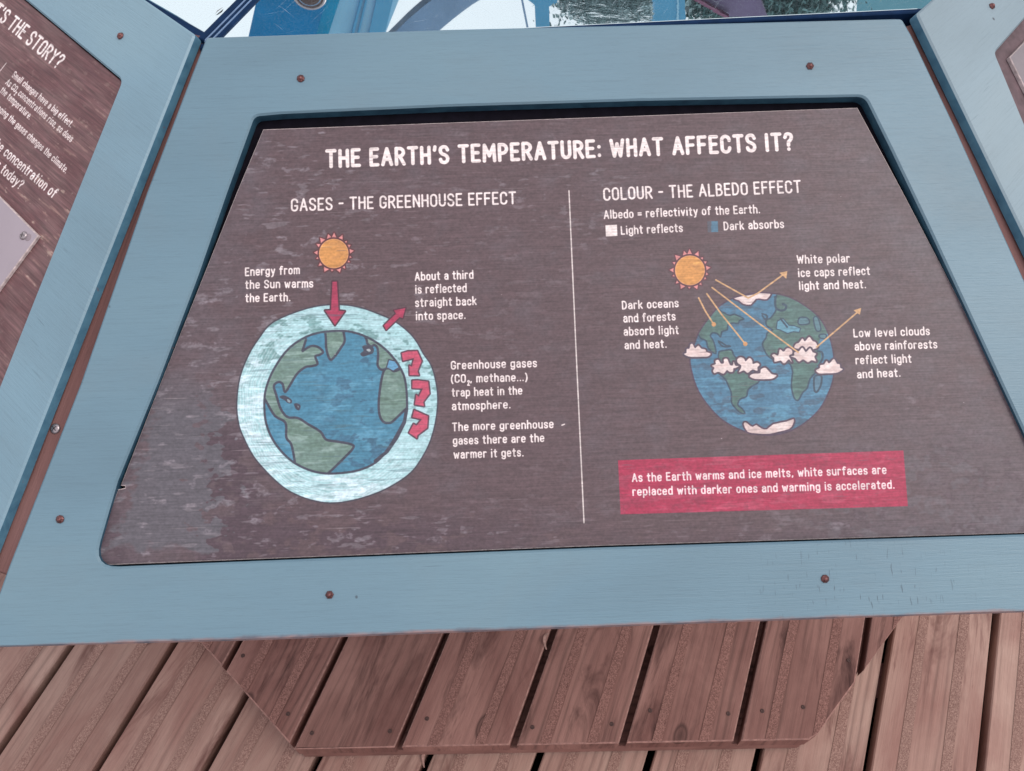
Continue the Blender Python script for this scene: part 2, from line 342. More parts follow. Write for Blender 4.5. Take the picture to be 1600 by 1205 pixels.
G = {
 'A': (.50, [[(0, 0), (.25, 1), (.50, 0)], [(.09, .32), (.41, .32)]]),
 'B': (.42, [[(0, 0), (0, 1)], bowl(0, .53, 1, .38), bowl(0, 0, .53, .42)]),
 'C': (W_, [capC()]), 'D': (W_, [[(0, 0), (0, 1)], bowl(0, 0, 1, W_)]),
 'E': (.38, [[(.38, 1), (0, 1), (0, 0), (.38, 0)], [(0, .52), (.32, .52)]]),
 'F': (.38, [[(.38, 1), (0, 1), (0, 0)], [(0, .52), (.32, .52)]]),
 'G': (W_, [capC()[:-1]+[(W_, .42), (.26, .42)]]),
 'H': (.43, [[(0, 0), (0, 1)], [(.43, 0), (.43, 1)], [(0, .52), (.43, .52)]]),
 'I': (.06, [[(.03, 0), (.03, 1)]]),
 'L': (.36, [[(0, 1), (0, 0), (.36, 0)]]),
 'M': (.60, [[(0, 0), (.03, 1), (.30, .32), (.57, 1), (.60, 0)]]),
 'N': (.44, [[(0, 0), (0, 1), (.44, 0), (.44, 1)]]),
 'O': (W_, [capO()]), 'P': (.42, [[(0, 0), (0, 1)], bowl(0, .45, 1, .42)]),
 'R': (.43, [[(0, 0), (0, 1)], bowl(0, .5, 1, .42), [(.20, .5), (.44, 0)]]),
 'S': (.42, [lS(.42, 1)]), 'T': (.46, [[(0, 1), (.46, 1)], [(.23, 1), (.23, 0)]]),
 'U': (.43, [[(0, 1)]+arc(.215, .25, .215, .25, 180, 360)+[(.43, 1)]]),
 'W': (.68, [[(0, 1), (.16, 0), (.34, .78), (.52, 0), (.68, 1)]]),
 'Y': (.48, [[(0, 1), (.24, .5), (.48, 1)], [(.24, .5), (.24, 0)]]),
 '?': (.38, [smooth([(0, .78), (.06, .95), (.2, 1), (.35, .92), (.37, .75), (.3, .6), (.19, .47), (.18, .28)], 4), [(.18, .02), (.18, .03)]]),
 ':': (.04, [[(.02, .08), (.02, .09)], [(.02, .62), (.02, .63)]]),
 "'": (.06, [[(.05, 1.0), (.02, .8)]]), '-': (.26, [[(0, .5), (.26, .5)]]), '=': (.36, [[(0, .56), (.36, .56)], [(0, .3), (.36, .3)]]),
 '.': (.04, [[(.02, .02), (.02, .03)]]), ',': (.07, [[(.05, .04), (.01, -.12)]]),
 '(': (.16, [arc(.30, .42, .30, .66, 122, 238)]), ')': (.16, [arc(-.14, .42, .30, .66, 58, -58)]),
 '2': (.30, [smooth([(0, .74), (.05, .93), (.17, 1), (.29, .9), (.28, .7), (.16, .4), (0, 0)], 4)+[(.31, 0)]]),
 'a': (.37, [smooth([(.03, .58), (.12, .69), (.24, .69), (.35, .6), (.37, .45)], 3)+[(.37, 0)], smooth([(.37, .40), (.2, .41), (.05, .34), (0, .19), (.07, .03), (.2, 0), (.37, .16)], 3)]),
 'b': (.39, [[(0, 1.04), (0, 0)], [(0, X-.2)]+arc(.195, X-.22, .195, .22, 170, 0)+arc(.195, .22, .195, .22, 0, -170)]),
 'c': (.35, [[(.35, .5)]+arc(.185, X-.21, .185, .21, 20, 180)+arc(.185, .21, .185, .21, 180, 340)]),
 'd': (.39, [[(.39, 1.04), (.39, 0)], [(.39, X-.2)]+arc(.195, X-.22, .195, .22, 10, 180)+arc(.195, .22, .195, .22, 180, 350)]),
 'e': (.38, [[(0, .36), (.38, .36)]+arc(.19, X-.21, .19, .21, 0, 180)+arc(.19, .21, .19, .21, 180, 325)]),
 'f': (.30, [smooth([(.32, .98), (.22, 1.04), (.12, .95), (.11, .8)], 3)+[(.11, 0)], [(0, X), (.28, X)]]),
 'g': (.39, [[(.39, X)]+[(.39, .02)]+arc(.2, -.08, .19, .19, 0, -165), [(.39, X-.2)]+arc(.195, X-.2, .195, .2, 10, 180)+arc(.195, .25, .195, .2, 180, 350)]),
 'h': (.38, [[(0, 1.04), (0, 0)], hump(0, .38)]), 'i': (.05, [[(.025, X), (.025, 0)], [(.025, 1.0), (.025, 1.01)]]),
 'k': (.37, [[(0, 1.04), (0, 0)], [(.34, X), (0, .28)], [(.13, .42), (.37, 0)]]),
 'l': (.05, [[(.025, 1.04), (.025, 0)]]), 'm': (.60, [[(0, X), (0, 0)], hump(0, .30), hump(.30, .30)]),
 'n': (.38, [[(0, X), (0, 0)], hump(0, .38)]), 'o': (.38, [lo()]),
 'p': (.39, [[(0, X), (0, -.30)], [(0, X-.2)]+arc(.195, X-.22, .195, .22, 170, 0)+arc(.195, .22, .195, .22, 0, -170)]),
 'r': (.27, [[(0, X), (0, 0)], rstem()]), 's': (.33, [lS(.33, X)]),
 't': (.28, [[(.12, .95), (.12, .12)]+arc(.22, .12, .1, .12, 180, 290), [(0, X), (.28, X)]]),
 'u': (.38, [[(0, X)]+arc(.19, .21, .19, .21, 180, 360)+[(.38, X), (.38, 0)]]),
 'v': (.38, [[(0, X), (.19, 0), (.38, X)]]), 'w': (.56, [[(0, X), (.14, 0), (.28, .58), (.42, 0), (.56, X)]]),
 'y': (.38, [[(0, X), (.2, .04)], [(.38, X), (.15, -.2), (.04, -.28)]]),
 ' ': (.10, []),
}
class Canvas:
    def __init__(s, M, z, x0, x1, y0, y1, res):
        s.M, s.z, s.x0, s.y0, s.res = M, z, x0, y0, res
        s.w, s.h = int((x1-x0)*res), int((y1-y0)*res); s.x1, s.y1 = x0+s.w/res, y0+s.h/res
        s.a = np.zeros((s.h, s.w, 3), np.float32)
        gx, gy = np.meshgrid((np.arange(s.w)+.5)/res+x0, (np.arange(s.h)+.5)/res+y0)
        R = np.array(RC.transposed() @ M.to_3x3()); t = np.array(RC.transposed() @ (M.translation - CAM))
        v = [R[i, 0]*gx+R[i, 1]*gy+R[i, 2]*z+t[i] for i in range(3)]
        s.PX, s.PY = (CX+FPX*v[0]/-v[2]).astype(np.float32), (CY-FPX*v[1]/-v[2]).astype(np.float32)   # where each spot stands in the photo, for tracing wear
        s.ink = np.zeros((s.h, s.w), np.float32)
    def tx(s, px, py):
        x, y = on(s.M, px, py, s.z); return ((x-s.x0)*s.res, (y-s.y0)*s.res)
    def pts(s, P): return [s.tx(*p) for p in P]
    def box(s, P, pad):
        xs = [p[0] for p in P]; ys = [p[1] for p in P]
        a, b = max(0, int(min(xs)-pad)), min(s.w, int(max(xs)+pad)+2); c, d = max(0, int(min(ys)-pad)), min(s.h, int(max(ys)+pad)+2)
        return (a, b, c, d) if b > a and d > c else None
    def dist(s, P, B, closed=False):
        a, b, c, d = B; gx, gy = np.meshgrid(np.arange(a, b)+.5, np.arange(c, d)+.5)
        D = np.full(gx.shape, 1e9); Q = list(P)+([P[0]] if closed else [])
        for (x0, y0), (x1, y1) in zip(Q[:-1], Q[1:]):
            dx, dy = x1-x0, y1-y0; L = dx*dx+dy*dy
            t = np.clip(((gx-x0)*dx+(gy-y0)*dy)/L, 0, 1) if L > 1e-9 else 0
            D = np.minimum(D, (gx-x0-t*dx)**2+(gy-y0-t*dy)**2)
        return np.sqrt(D), gx, gy
    def inside(s, P, gx, gy):
        I = np.zeros(gx.shape, bool); Q = list(P)+[P[0]]
        for (x0, y0), (x1, y1) in zip(Q[:-1], Q[1:]):
            if y0 == y1: continue
            I ^= ((y0 > gy) != (y1 > gy)) & (gx < (x1-x0)*(gy-y0)/(y1-y0)+x0)
        return I
    def put(s, B, cov, col, ink=True, mask=None):
        a, b, c, d = B; cov = np.clip(cov, 0, 1)
        if mask is not None: cov = cov*mask[c:d, a:b]
        v = s.a[c:d, a:b]; v += cov[..., None]*(np.asarray(col, np.float32)-v)
        if ink: s.ink[c:d, a:b] = np.maximum(s.ink[c:d, a:b], cov)
    def stroke(s, P, w, col, closed=False, tex=False, **k):
        P = P if tex else s.pts(P); B = s.box(P, w+2)
        if not B: return
        D, _, _ = s.dist(P, B, closed); s.put(B, w/2-D+.5, col, **k)
    def fill(s, P, col, outline=0, ocol=None, tex=False, grow=0, **k):
        P = P if tex else s.pts(P); B = s.box(P, outline+grow+2)
        if not B: return
        D, gx, gy = s.dist(P, B, True); I = s.inside(P, gx, gy); sd = np.where(I, D, -D)
        if outline: s.put(B, sd+outline+.5, ocol, **k)
        s.put(B, sd+grow+.5, col, **k)
    def mask(s, P):
        P = s.pts(P); B = (0, s.w, 0, s.h); Bx = s.box(P, 3); m = np.zeros((s.h, s.w), np.float32)
        D, gx, gy = s.dist(P, Bx, True); I = s.inside(P, gx, gy); a, b, c, d = Bx
        m[c:d, a:b] = np.clip(np.where(I, D, -D)+.5, 0, 1); return m
    def text(s, t, A, B, cap, wt, col, HL=None, prefix='', track=.12, **k):
        """A, B: photo positions of the baseline's two ends; cap: capital height in photo pixels"""
        sc = np.linalg.norm(np.array(s.tx(A[0], A[1]-10))-np.array(s.tx(*A)))/10.0
        A = np.array(s.tx(*A)); Bv = np.array(s.tx(*B)); u = Bv-A; L = np.linalg.norm(u); u = u/L; v = np.array((-u[1], u[0]))
        if v[1] < 0: v = -v
        H = HL*s.res if HL else cap*sc; w = wt*H; track = track+wt
        def adv(c): return G[c][0]+track
        def width(x): return sum(adv(c)*(.62 if c == '_' else 1) for c in x.replace('_', ''))
        plain_t = t.replace('_', '')
        tot = 0; sub = False
        for c in t:
            if c == '_': sub = True; continue
            tot += adv(c)*(.62 if sub else 1); sub = False
        tot -= track; fx = (L-w)/tot
        pre = sum(adv(c) for c in prefix)
        x = -pre*fx + w/2; sub = False
        h = H-w
        for c in prefix+t:
            if c == '_': sub = True; continue
            q = .62 if sub else 1.0; dy = -.28*H if sub else w/2
            jit = random.uniform(-.012, .012)*H
            for st in G[c][1]:
                P = [tuple(A+u*(x+px*fx*q)+v*(dy+py*h*q+jit)) for px, py in st]
                s.stroke(P, w*(.85 if sub else 1), col, tex=True, **k)
            x += adv(c)*fx*q; sub = False
    def noise(s, lx, ly, oct=3, fall=.5, seed=0):
        """filtered noise, lx/ly = feature size in photo pixels along/across the grain, zero mean unit deviation"""
        r = np.random.default_rng(seed); k = s.res*1/2780.0
        out = np.zeros((s.h, s.w), np.float32)
        fy = np.fft.fftfreq(s.h)[:, None]; fx = np.fft.rfftfreq(s.w)[None, :]
        base = np.fft.rfft2(r.standard_normal((s.h, s.w)).astype(np.float32))
        filt = 0
        for o in range(oct):
            sx, sy = lx*k/2**o/2.5, ly*k/2**o/2.5
            filt = filt + fall**o*np.exp(-2*PI**2*(fx**2*sx**2+fy**2*sy**2))*math.sqrt(max(sx, .3)*max(sy, .3))
        out = np.fft.irfft2(base*filt, s=(s.h, s.w)).astype(np.float32); out -= out.mean(); return out/out.std()
    def image(s, name):
        im = bpy.data.images.new(name, s.w, s.h, alpha=False); im.colorspace_settings.name = 'sRGB'
        px = np.ones((s.h, s.w, 4), np.float32); px[..., :3] = np.clip(s.a/255.0, 0, 1); im.pixels.foreach_set(px.ravel()); im.pack(); return im
def sstep(x, a, b): t = np.clip((x-a)/(b-a), 0, 1); return t*t*(3-2*t)
def blob(c, x, y, rx, ry, p=1.0): return np.exp(-(((c.PX-x)/rx)**2+((c.PY-y)/ry)**2)*p)
def board_material(name, canvas, img, rough=.44, spec=.5, grain=.14):
    m = N(name); uv = m.tc.outputs['UV']
    im = m.n('ShaderNodeTexImage'); im.image = img; im.interpolation = 'Cubic'; m.l(uv, im.inputs['Vector'])
    f = m.noise(m.map((90, 1900, 1)), 1.0, 3, .6, .1)
    r = m.ramp(m.noise(m.map((30, 60, 1)), 1.0, 4, .6), [(.3, gray(rough-.01)), (.7, gray(rough+.05))])
    m.bump(f, grain, .0005)
    return m.set(Base_Color=im.outputs['Color'], Roughness=r, Specular_IOR_Level=spec)
def add_uv(o, c):
    me = o.data; uv = me.uv_layers.new(name='print'); co = [v.co for v in me.vertices]
    for lp in me.loops:
        v = co[lp.vertex_index]; uv.data[lp.index].uv = ((v.x-c.x0)/(c.x1-c.x0), (v.y-c.y0)/(c.y1-c.y0))

TXT = (240, 224, 221)
# ---- main sign
BZ = -.0035
bp = [(411, 202), (1340, 168), (1411, 300), (1474, 420), (1600, 668)]
def mainboard_outline():
    P = [on(MAIN, *p, BZ) for p in bp]
    rx = P[-1]; d = Vector(P[-1])-Vector(P[-2]); 
    bl = [(400, 874), (940, 853), (1600, 833)]
    yb = on(MAIN, 1600, 833, BZ)[1]
    k = (yb-rx[1])/d.y; br = (rx[0]+d.x*k, yb-.0005)
    left = [(170, 883), (158, 880), (151, 873), (150, 862), (160, 832), (184, 765), (195, 762.5), (195, 759.5), (188, 759), (250, 600), (370, 300)]
    P.append((br[0]-.006, br[1]+.012)); P.append((br[0]-.008, br[1]+.003)); P.append((br[0]-.016, br[1]))
    P += [on(MAIN, *p, BZ) for p in bl[::-1]] + [on(MAIN, *p, BZ) for p in left]
    return P
MB = mainboard_outline()
xs = [p[0] for p in MB]; ys = [p[1] for p in MB]
c = Canvas(MAIN, BZ, min(xs)-.002, max(xs)+.002, min(ys)-.002, max(ys)+.002, 5200)
def paint_main(c):
    PX, PY = c.PX, c.PY
    grainf = c.noise(30, 1.5, 2, .6, 1); grain2 = c.noise(220, 5, 3, .5, 2)
    bl = c.noise(34, 26, 4, .62, 3); blb = c.noise(150, 90, 3, .5, 4); strk = c.noise(30, 6, 3, .65, 5); spk = c.noise(4, 3.2, 2, .6, 6)
    patch = c.noise(26, 15, 4, .66, 7)
    warm = np.array((94, 75, 79), np.float32); cool = np.array((102, 96, 104), np.float32); deep = np.array((80, 63, 71), np.float32)
    # overall: warm in the middle, greyer to the right and at the lower corners
    w = .30*sstep(PX, 1150, 1500)+.30*sstep(PY, 760, 860)*sstep(PX, 1200, 1500)+.32*(1-sstep(PX, 330, 520))+.10*blb*.5
    w = np.clip(w+.08*bl, 0, 1)
    a = warm+(cool-warm)*w[..., None]
    # large faded area lower left with a ragged border
    edge = 328+18*bl+14*patch
    fade = sstep(edge-PX, -5, 6)*sstep(PY, 560, 660)*(1-sstep(PY, 846+8*bl, 862+8*bl))*sstep(PX-(238-(PY-640)*.28)+12*patch, -16, 6)
    dk = np.clip(sstep(PX, 300, 330)*(1-sstep(PX, 370+50*strk*.4, 460+60*strk*.4))*sstep(PY, 640, 690)+blob(c, 560, 840, 260, 40)+.7*blob(c, 210, 700, 22, 60)+.8*blob(c, 180, 850, 30, 60)+.5*blob(c, 1250, 850, 220, 34), 0, 1)
    dm = dk*sstep(bl+.3*patch, -1.1, -.2)
    a += (deep-a)*(.85*np.clip(dm-fade, 0, 1))[..., None]
    a += (np.array((95, 91, 98), np.float32)-a)*(fade*.85)[..., None]
    # ragged darker mottling lower right
    lr = sstep(PX, 1150, 1350)*sstep(PY, 640, 740); a += (deep-a)*(.45*lr*sstep(patch, .5, 1.2))[..., None]
    a += (np.array((108, 104, 111), np.float32)-a)*(.45*lr*sstep(-bl, .2, 1.2))[..., None]
    # pale scuffs, strongest on the left half
    zone = np.clip(.85*(1-sstep(PX, 380, 760))+.75*blob(c, 900, 300, 170, 80)+.35*blob(c, 1450, 630, 120, 40)+.6*blob(c, 420, 240, 90, 50)+.5*blob(c, 470, 800, 160, 60)+.45*blob(c, 620, 460, 200, 130)+.6*blob(c, 720, 830, 260, 34)+.45*blob(c, 1300, 830, 260, 30)+.16, 0, 1)
    sc = sstep(strk+.55*patch, 1.35, 2.3)*zone; a += (np.array((138, 128, 134), np.float32)-a)*(.5*sc)[..., None]
    sp = sstep(patch, 1.45, 1.95)*zone*(.5+.5*sstep(spk, -.5, .5)); a += (np.array((134, 124, 131), np.float32)-a)*(.5*sp)[..., None]
    hl = sstep(c.noise(60, 1.3, 1, .5, 9), 2.3, 3.0)*zone; a += (np.array((170, 156, 158), np.float32)-a)*(.45*hl)[..., None]
    c.a[:] = a
    # wear that eats the print: grain-wise
    wear = sstep(.8*grainf+.35*patch, -3.0, -2.0)
    cw = np.clip(wear+.45, 0, 1)
    # greenhouse globe
    out = [(523, 477), (480, 483), (428, 504), (405, 530), (389, 556), (376, 590), (371, 630), (374, 662), (382, 684), (396, 711), (413, 732), (433, 752), (455, 768), (485, 780), (516, 785), (550, 781), (584, 771), (614, 757), (642, 737), (660, 712), (672, 687), (680, 656), (683, 622), (679, 592), (672, 570), (661, 554), (651, 536), (638, 520), (616, 503), (592, 492), (560, 481)]
    O = smooth(out, 4, True)
    atm = (164, 202, 206); dkl = (72, 66, 76)
    c.fill(O, atm, 4.5, dkl)
    mk = c.mask(O)
    f = mk*np.clip(.75*(1-sstep(PX, 400, 500))*blob(c, 400, 640, 120, 120)+.8*blob(c, 540, 770, 90, 45)+.25, 0, 1)
    c.a += ((np.array((212, 232, 240), np.float32))-c.a)*(f*sstep(strk+.4*bl, -.9, 1.4))[..., None]
    f = mk*sstep(patch+.2*strk, .7, 1.5)*(.75*blob(c, 440, 530, 100, 50)+.75*blob(c, 620, 560, 90, 90)+.3); f = np.clip(f, 0, .75)
    c.a += (np.array((104, 142, 142), np.float32)-c.a)*f[..., None]
    for rr in (120, 124, 129, 132, 136, 140, 143, 147, 151):
        d = np.abs(np.hypot(PX-526, (PY-630)*1.0)+1.2*bl-rr); c.a += (np.array((226, 238, 244), np.float32)-c.a)*(mk*.38*np.clip(1.5-d, 0, 1)*np.clip(blob(c, 400, 660, 120, 150)+blob(c, 540, 760, 110, 60)+.15, 0, 1))[..., None]
    gl = [(527, 517), (487, 523), (453, 543), (429, 575), (416, 606), (413, 632), (416, 662), (428, 690), (447, 713), (468, 728), (495, 738), (524, 740), (560, 735), (588, 722), (607, 700), (622, 675), (634, 651), (636, 630), (634, 600), (628, 580), (612, 556), (588, 535), (558, 521)]
    GL = smooth(gl, 4, True); sea = (74, 128, 154); land = (112, 136, 128)
    c.fill(GL, sea, 0, None); gm = c.mask(GL)
    c.a += (np.array((100, 154, 180), np.float32)-c.a)*(gm*.6*sstep(bl+.7*strk, .2, 1.8))[..., None]
    c.a += (np.array((62, 96, 120), np.float32)-c.a)*(gm*.7*sstep(patch+.5*bl, .5, 1.3)*sstep(PX, 470, 560))[..., None]
    ol = (70, 70, 84)
    q = lambda P, x0=380, y0=500, s=4.633: [(x0+x/s, y0+y/s) for x, y in P]
    def landp(P, sm=True, w=3.4, arcpart=()):
        S = smooth(P, 4) if sm else P
        c.fill(S+list(arcpart), land, mask=gm); m2 = c.mask(S+list(arcpart))*gm
        c.a += (np.array((100, 124, 112), np.float32)-c.a)*(m2*.55*sstep(patch, .3, 1.2))[..., None]
        c.a += (np.array((146, 168, 160), np.float32)-c.a)*(m2*.5*sstep(strk, .6, 1.6))[..., None]
        c.stroke(S, 7.0, ol, mask=gm)
    na = q([(455, 140), (440, 190), (430, 225), (460, 205), (500, 188), (545, 198), (578, 232), (555, 252), (522, 265), (538, 318), (495, 335), (450, 342), (390, 390), (340, 470), (303, 522), (285, 465), (255, 450), (222, 478), (240, 545), (270, 640), (320, 703), (395, 710), (470, 755), (560, 810), (600, 866), (690, 882), (780, 900), (796, 928), (720, 1010), (632, 1095), (600, 1120)])
    na2 = q([(500, 1130), (378, 1060), (362, 960), (345, 895), (312, 850), (306, 745), (230, 695), (172, 600), (150, 560)])
    circ = q([(140, 480), (190, 360), (260, 250), (360, 165), (440, 120)])
    c.fill(smooth(na, 4)+smooth(na2, 4)+circ, land, mask=gm)
    m2 = c.mask(smooth(na, 4)+smooth(na2, 4)+circ)*gm
    c.a += (np.array((98, 122, 110), np.float32)-c.a)*(m2*.6*sstep(patch+.2*bl, .2, 1.2))[..., None]
    c.a += (np.array((150, 172, 166), np.float32)-c.a)*(m2*.55*sstep(strk+.4*grain2, .5, 1.6))[..., None]
    c.stroke(smooth(na, 4), 7, ol, mask=gm); c.stroke(smooth(na2[1:], 4), 7, ol, mask=gm)
    landp(q([(592, 70), (598, 130), (602, 210), (628, 286), (660, 268), (705, 205), (735, 150), (722, 70)]))
    c.fill(smooth(q([(262, 560), (285, 545), (318, 555), (352, 580), (348, 604), (320, 600), (300, 582)]), 3, True), ol, mask=gm)
    c.fill(smooth(q([(318, 572), (340, 584), (338, 598), (322, 592)]), 3, True), (146, 160, 166), mask=gm)
    c.fill(smooth(q([(368, 608), (395, 605), (416, 622), (405, 655), (380, 642)]), 3, True), ol, mask=gm)
    c.fill(smooth(q([(392, 622), (402, 626), (398, 636)]), 3, True), (140, 150, 158), mask=gm)
    q2 = lambda P: q(P, 540, 490)
    landp(q2([(130, 150), (150, 185), (158, 218), (185, 238), (208, 228), (230, 250), (236, 310), (232, 375), (262, 408), (300, 396)]), arcpart=q2([(400, 400), (380, 300), (300, 220), (200, 160)]))
    landp(q2([(395, 402), (350, 418), (318, 398), (280, 410), (256, 500), (240, 640), (246, 735), (275, 785), (318, 792), (345, 778), (400, 725), (450, 680)]), arcpart=q2([(470, 560), (430, 430)]))
    c.fill(q2([(315, 338), (300, 390), (345, 412), (388, 385), (376, 352)]), (100, 152, 186), 3.5, ol, mask=gm)
    c.fill(smooth(q2([(120, 240), (150, 228), (200, 245), (200, 285), (165, 300), (125, 312), (106, 290), (130, 270)]), 3, True), ol, mask=gm)
    c.fill(smooth(q2([(150, 262), (172, 256), (182, 270), (168, 278)]), 3, True), (160, 168, 172), mask=gm)
    c.stroke(GL, 6.5, ol, closed=True)
    c.stroke(q2([(442, 690), (425, 790), (370, 900), (300, 1000), (215, 1068)]), 10, ol)
    # red arrows
    red = (168, 60, 88)
    p1 = lambda P: [(340+x/2.618, 340+y/2.62) for x, y in P]
    c.fill(p1([(470, 263), (488, 263), (495, 381), (520, 384), (480, 440), (440, 381), (464, 379)]), red, 4.5, (82, 50, 62))
    c.fill(p1([(680, 443), (690, 460), (744, 408), (757, 411), (768, 371), (722, 380), (730, 393)]), red, 4.0, (82, 50, 62))
    c.fill(q2([(407, 288), (450, 274), (518, 272), (550, 343), (520, 418), (530, 446), (464, 445), (462, 378), (480, 386), (496, 322), (416, 342)]), (190, 80, 104), 4.5, (92, 60, 74))
    c.fill(q2([(484, 486), (520, 484), (597, 494), (607, 580), (562, 640), (567, 670), (502, 658), (512, 590), (530, 602), (560, 543), (484, 540)]), (190, 80, 104), 4.5, (92, 60, 74))
    c.fill(q2([(497, 700), (596, 744), (590, 828), (520, 880), (516, 902), (460, 863), (492, 800), (514, 812), (552, 766), (484, 750)]), (190, 80, 104), 4.5, (92, 60, 74))
    # suns
    def sun(cx, cy, r, spikes, out):
        for ang, d, sz in spikes:
            a_ = math.radians(ang); u = (math.cos(a_), -math.sin(a_)); v = (-u[1], u[0])
            b = r+2.2; P = [(cx+u[0]*b-v[0]*sz*.55, cy+u[1]*b-v[1]*sz*.55), (cx+u[0]*(b+d), cy+u[1]*(b+d)), (cx+u[0]*b+v[0]*sz*.55, cy+u[1]*b+v[1]*sz*.55)]
            c.fill(P, (214, 136, 134), 4.5, out)
        c.fill([(cx+(r+2.6)*math.cos(t/24*2*PI), cy+(r+2.6)*math.sin(t/24*2*PI)) for t in range(48)][:24], out)
        for ang, d, sz in spikes:
            a_ = math.radians(ang); u = (math.cos(a_), -math.sin(a_)); v = (-u[1], u[0])
            b = r+2.6; P = [(cx+u[0]*b-v[0]*sz*.5, cy+u[1]*b-v[1]*sz*.5), (cx+u[0]*(b+d), cy+u[1]*(b+d)), (cx+u[0]*b+v[0]*sz*.5, cy+u[1]*b+v[1]*sz*.5)]
            c.fill(P, (216, 140, 138))
        C_ = [(cx+r*math.cos(t/40*2*PI), cy+r*math.sin(t/40*2*PI)) for t in range(40)]
        c.fill(C_, (226, 160, 112)); C2 = [(cx+(r-1.1)*math.cos(t/40*2*PI), cy+(r-1.1)*math.sin(t/40*2*PI)) for t in range(40)]
        c.fill(C2, (206, 144, 84)); m_ = c.mask(C2)
        c.a += (np.array((184, 130, 84), np.float32)-c.a)*(m_*.5*sstep(patch, 0, 1.2))[..., None]
        c.a += (np.array((226, 172, 100), np.float32)-c.a)*(m_*.6*sstep(hl*2+strk, 1.2, 2))[..., None]
    sun(521.5, 396.3, 23, [(106, 6, 7), (89, 7, 6.5), (65, 6.5, 6.5), (44, 3, 3), (27, 4, 5), (8, 6, 6.5), (-12, 3, 3), (-28, 3, 3), (-53, 4, 4), (-72, 5.5, 7), (-96, 2.5, 4), (-117, 6.5, 8), (-141, 5, 5), (-164, 3, 3), (177, 5.5, 6), (151, 5.5, 5), (131, 7, 8)], (92, 56, 60))
    sun(1078, 422.6, 23.3, [(107, 6, 6.5), (91, 7.5, 6.5), (66, 7, 6.5), (45, 3, 4), (28, 4, 4.5), (8, 6.5, 6.5), (-12, 3.5, 4), (-28, 3, 4), (-52, 3.5, 4), (-69, 5.5, 7), (-92, 3, 4), (-116, 6.5, 8), (-137, 4, 4.5), (-162, 3, 3), (179, 6, 6), (155, 4, 4), (134, 7.5, 8)], (94, 62, 70))
    # albedo globe
    ring_ = [(1079, 560), (1086, 538), (1093, 520), (1106, 501), (1124, 480), (1148, 466), (1172, 460), (1201, 459), (1232, 465), (1262, 482), (1283, 502), (1296, 530), (1302, 560), (1301, 590), (1294, 612), (1281, 637), (1262, 656), (1240, 670), (1214, 678), (1185, 678), (1158, 671), (1130, 656), (1108, 634), (1092, 610), (1083, 585)]
    R2 = smooth(ring_, 4, True); out2 = (84, 66, 82); sea2 = (78, 118, 144); land2 = (84, 110, 106)
    c.fill(R2, sea2, 4.5, out2); rm = c.mask(R2)
    c.a += (np.array((96, 148, 174), np.float32)-c.a)*(rm*.6*sstep(strk+.6*bl, .3, 1.7)*sstep(PY, 450, 620))[..., None]
    c.a += (np.array((76, 98, 118), np.float32)-c.a)*(rm*.75*sstep(patch+.4*bl, .5, 1.3))[..., None]
    e3 = lambda P: [(1060+x/7.53, 440+y/7.53) for x, y in P]; e4 = lambda P: [(1190+x/7.53, 440+y/7.53) for x, y in P]; e5 = lambda P: [(1060+x/5.926, 580+y/5.926) for x, y in P]
    ol2 = (62, 78, 94)
    def land_(P, w=4.6, st=None):
        c.fill(P, land2, mask=rm); m3 = c.mask(P)*rm
        c.a += (np.array((98, 132, 126), np.float32)-c.a)*(m3*.6*sstep(strk, .2, 1.4))[..., None]
        c.a += (np.array((84, 104, 104), np.float32)-c.a)*(m3*.6*sstep(patch, .3, 1.3))[..., None]
        c.stroke(st or P, w, ol2, mask=rm)
    na3 = smooth(e3([(480, 335), (535, 368), (600, 398), (655, 386), (700, 402), (770, 440), (722, 458), (700, 494), (640, 488), (582, 510), (575, 568), (512, 590), (496, 650), (455, 612), (400, 605), (376, 640), (402, 682), (425, 740), (440, 850), (350, 785), (328, 700), (262, 668), (222, 598)]), 3)
    land_(na3+e3([(150, 520), (300, 380), (400, 300)]), st=na3)
    c.stroke(smooth(e3([(470, 700), (520, 725), (560, 752), (610, 762), (560, 770), (510, 755), (475, 715)]), 3), 5, ol2, mask=rm)
    land_(smooth(e3([(470, 900), (478, 830), (530, 812), (622, 806), (650, 865), (700, 925), (720, 1000), (560, 1100), (480, 960)]), 3))
    sa = smooth(e5([(370, 20), (430, 70), (465, 140), (490, 205), (492, 290), (530, 345), (575, 385), (615, 390), (592, 350), (550, 312), (572, 260), (630, 235), (642, 180), (678, 142), (730, 112), (742, 85), (660, 60)]), 3)
    land_(sa+e5([(640, 0), (400, 0)]), st=sa)
    ea = smooth(e4([(180, 150), (158, 250), (170, 325), (150, 372), (105, 430), (55, 455), (60, 520), (130, 572), (70, 598), (52, 660), (10, 735), (40, 822), (92, 892), (200, 940), (325, 962), (360, 1040)]), 3)
    af = smooth(e5([(1058, 10), (1046, 130), (1062, 220), (1082, 262), (1112, 268), (1150, 200), (1192, 158), (1220, 70), (1275, 10)]), 3)
    east = e4([(650, 1000), (700, 900), (690, 780), (700, 690), (760, 630), (820, 560), (800, 380), (500, 80), (300, 60)])
    land_(ea+af+east, st=ea+af)
    c.fill(e4([(700, 640), (775, 640), (840, 760), (840, 1000), (725, 1000), (715, 850), (650, 790)]), sea2, mask=rm)
    med = e4([(190, 470), (250, 440), (320, 520), (380, 525), (452, 552), (440, 592), (372, 585), (305, 605), (225, 568), (178, 552)])
    c.fill(med, (100, 146, 164), 3, ol2, mask=rm)
    c.stroke(e4([(225, 440), (300, 535)]), 5.5, ol2, mask=rm)
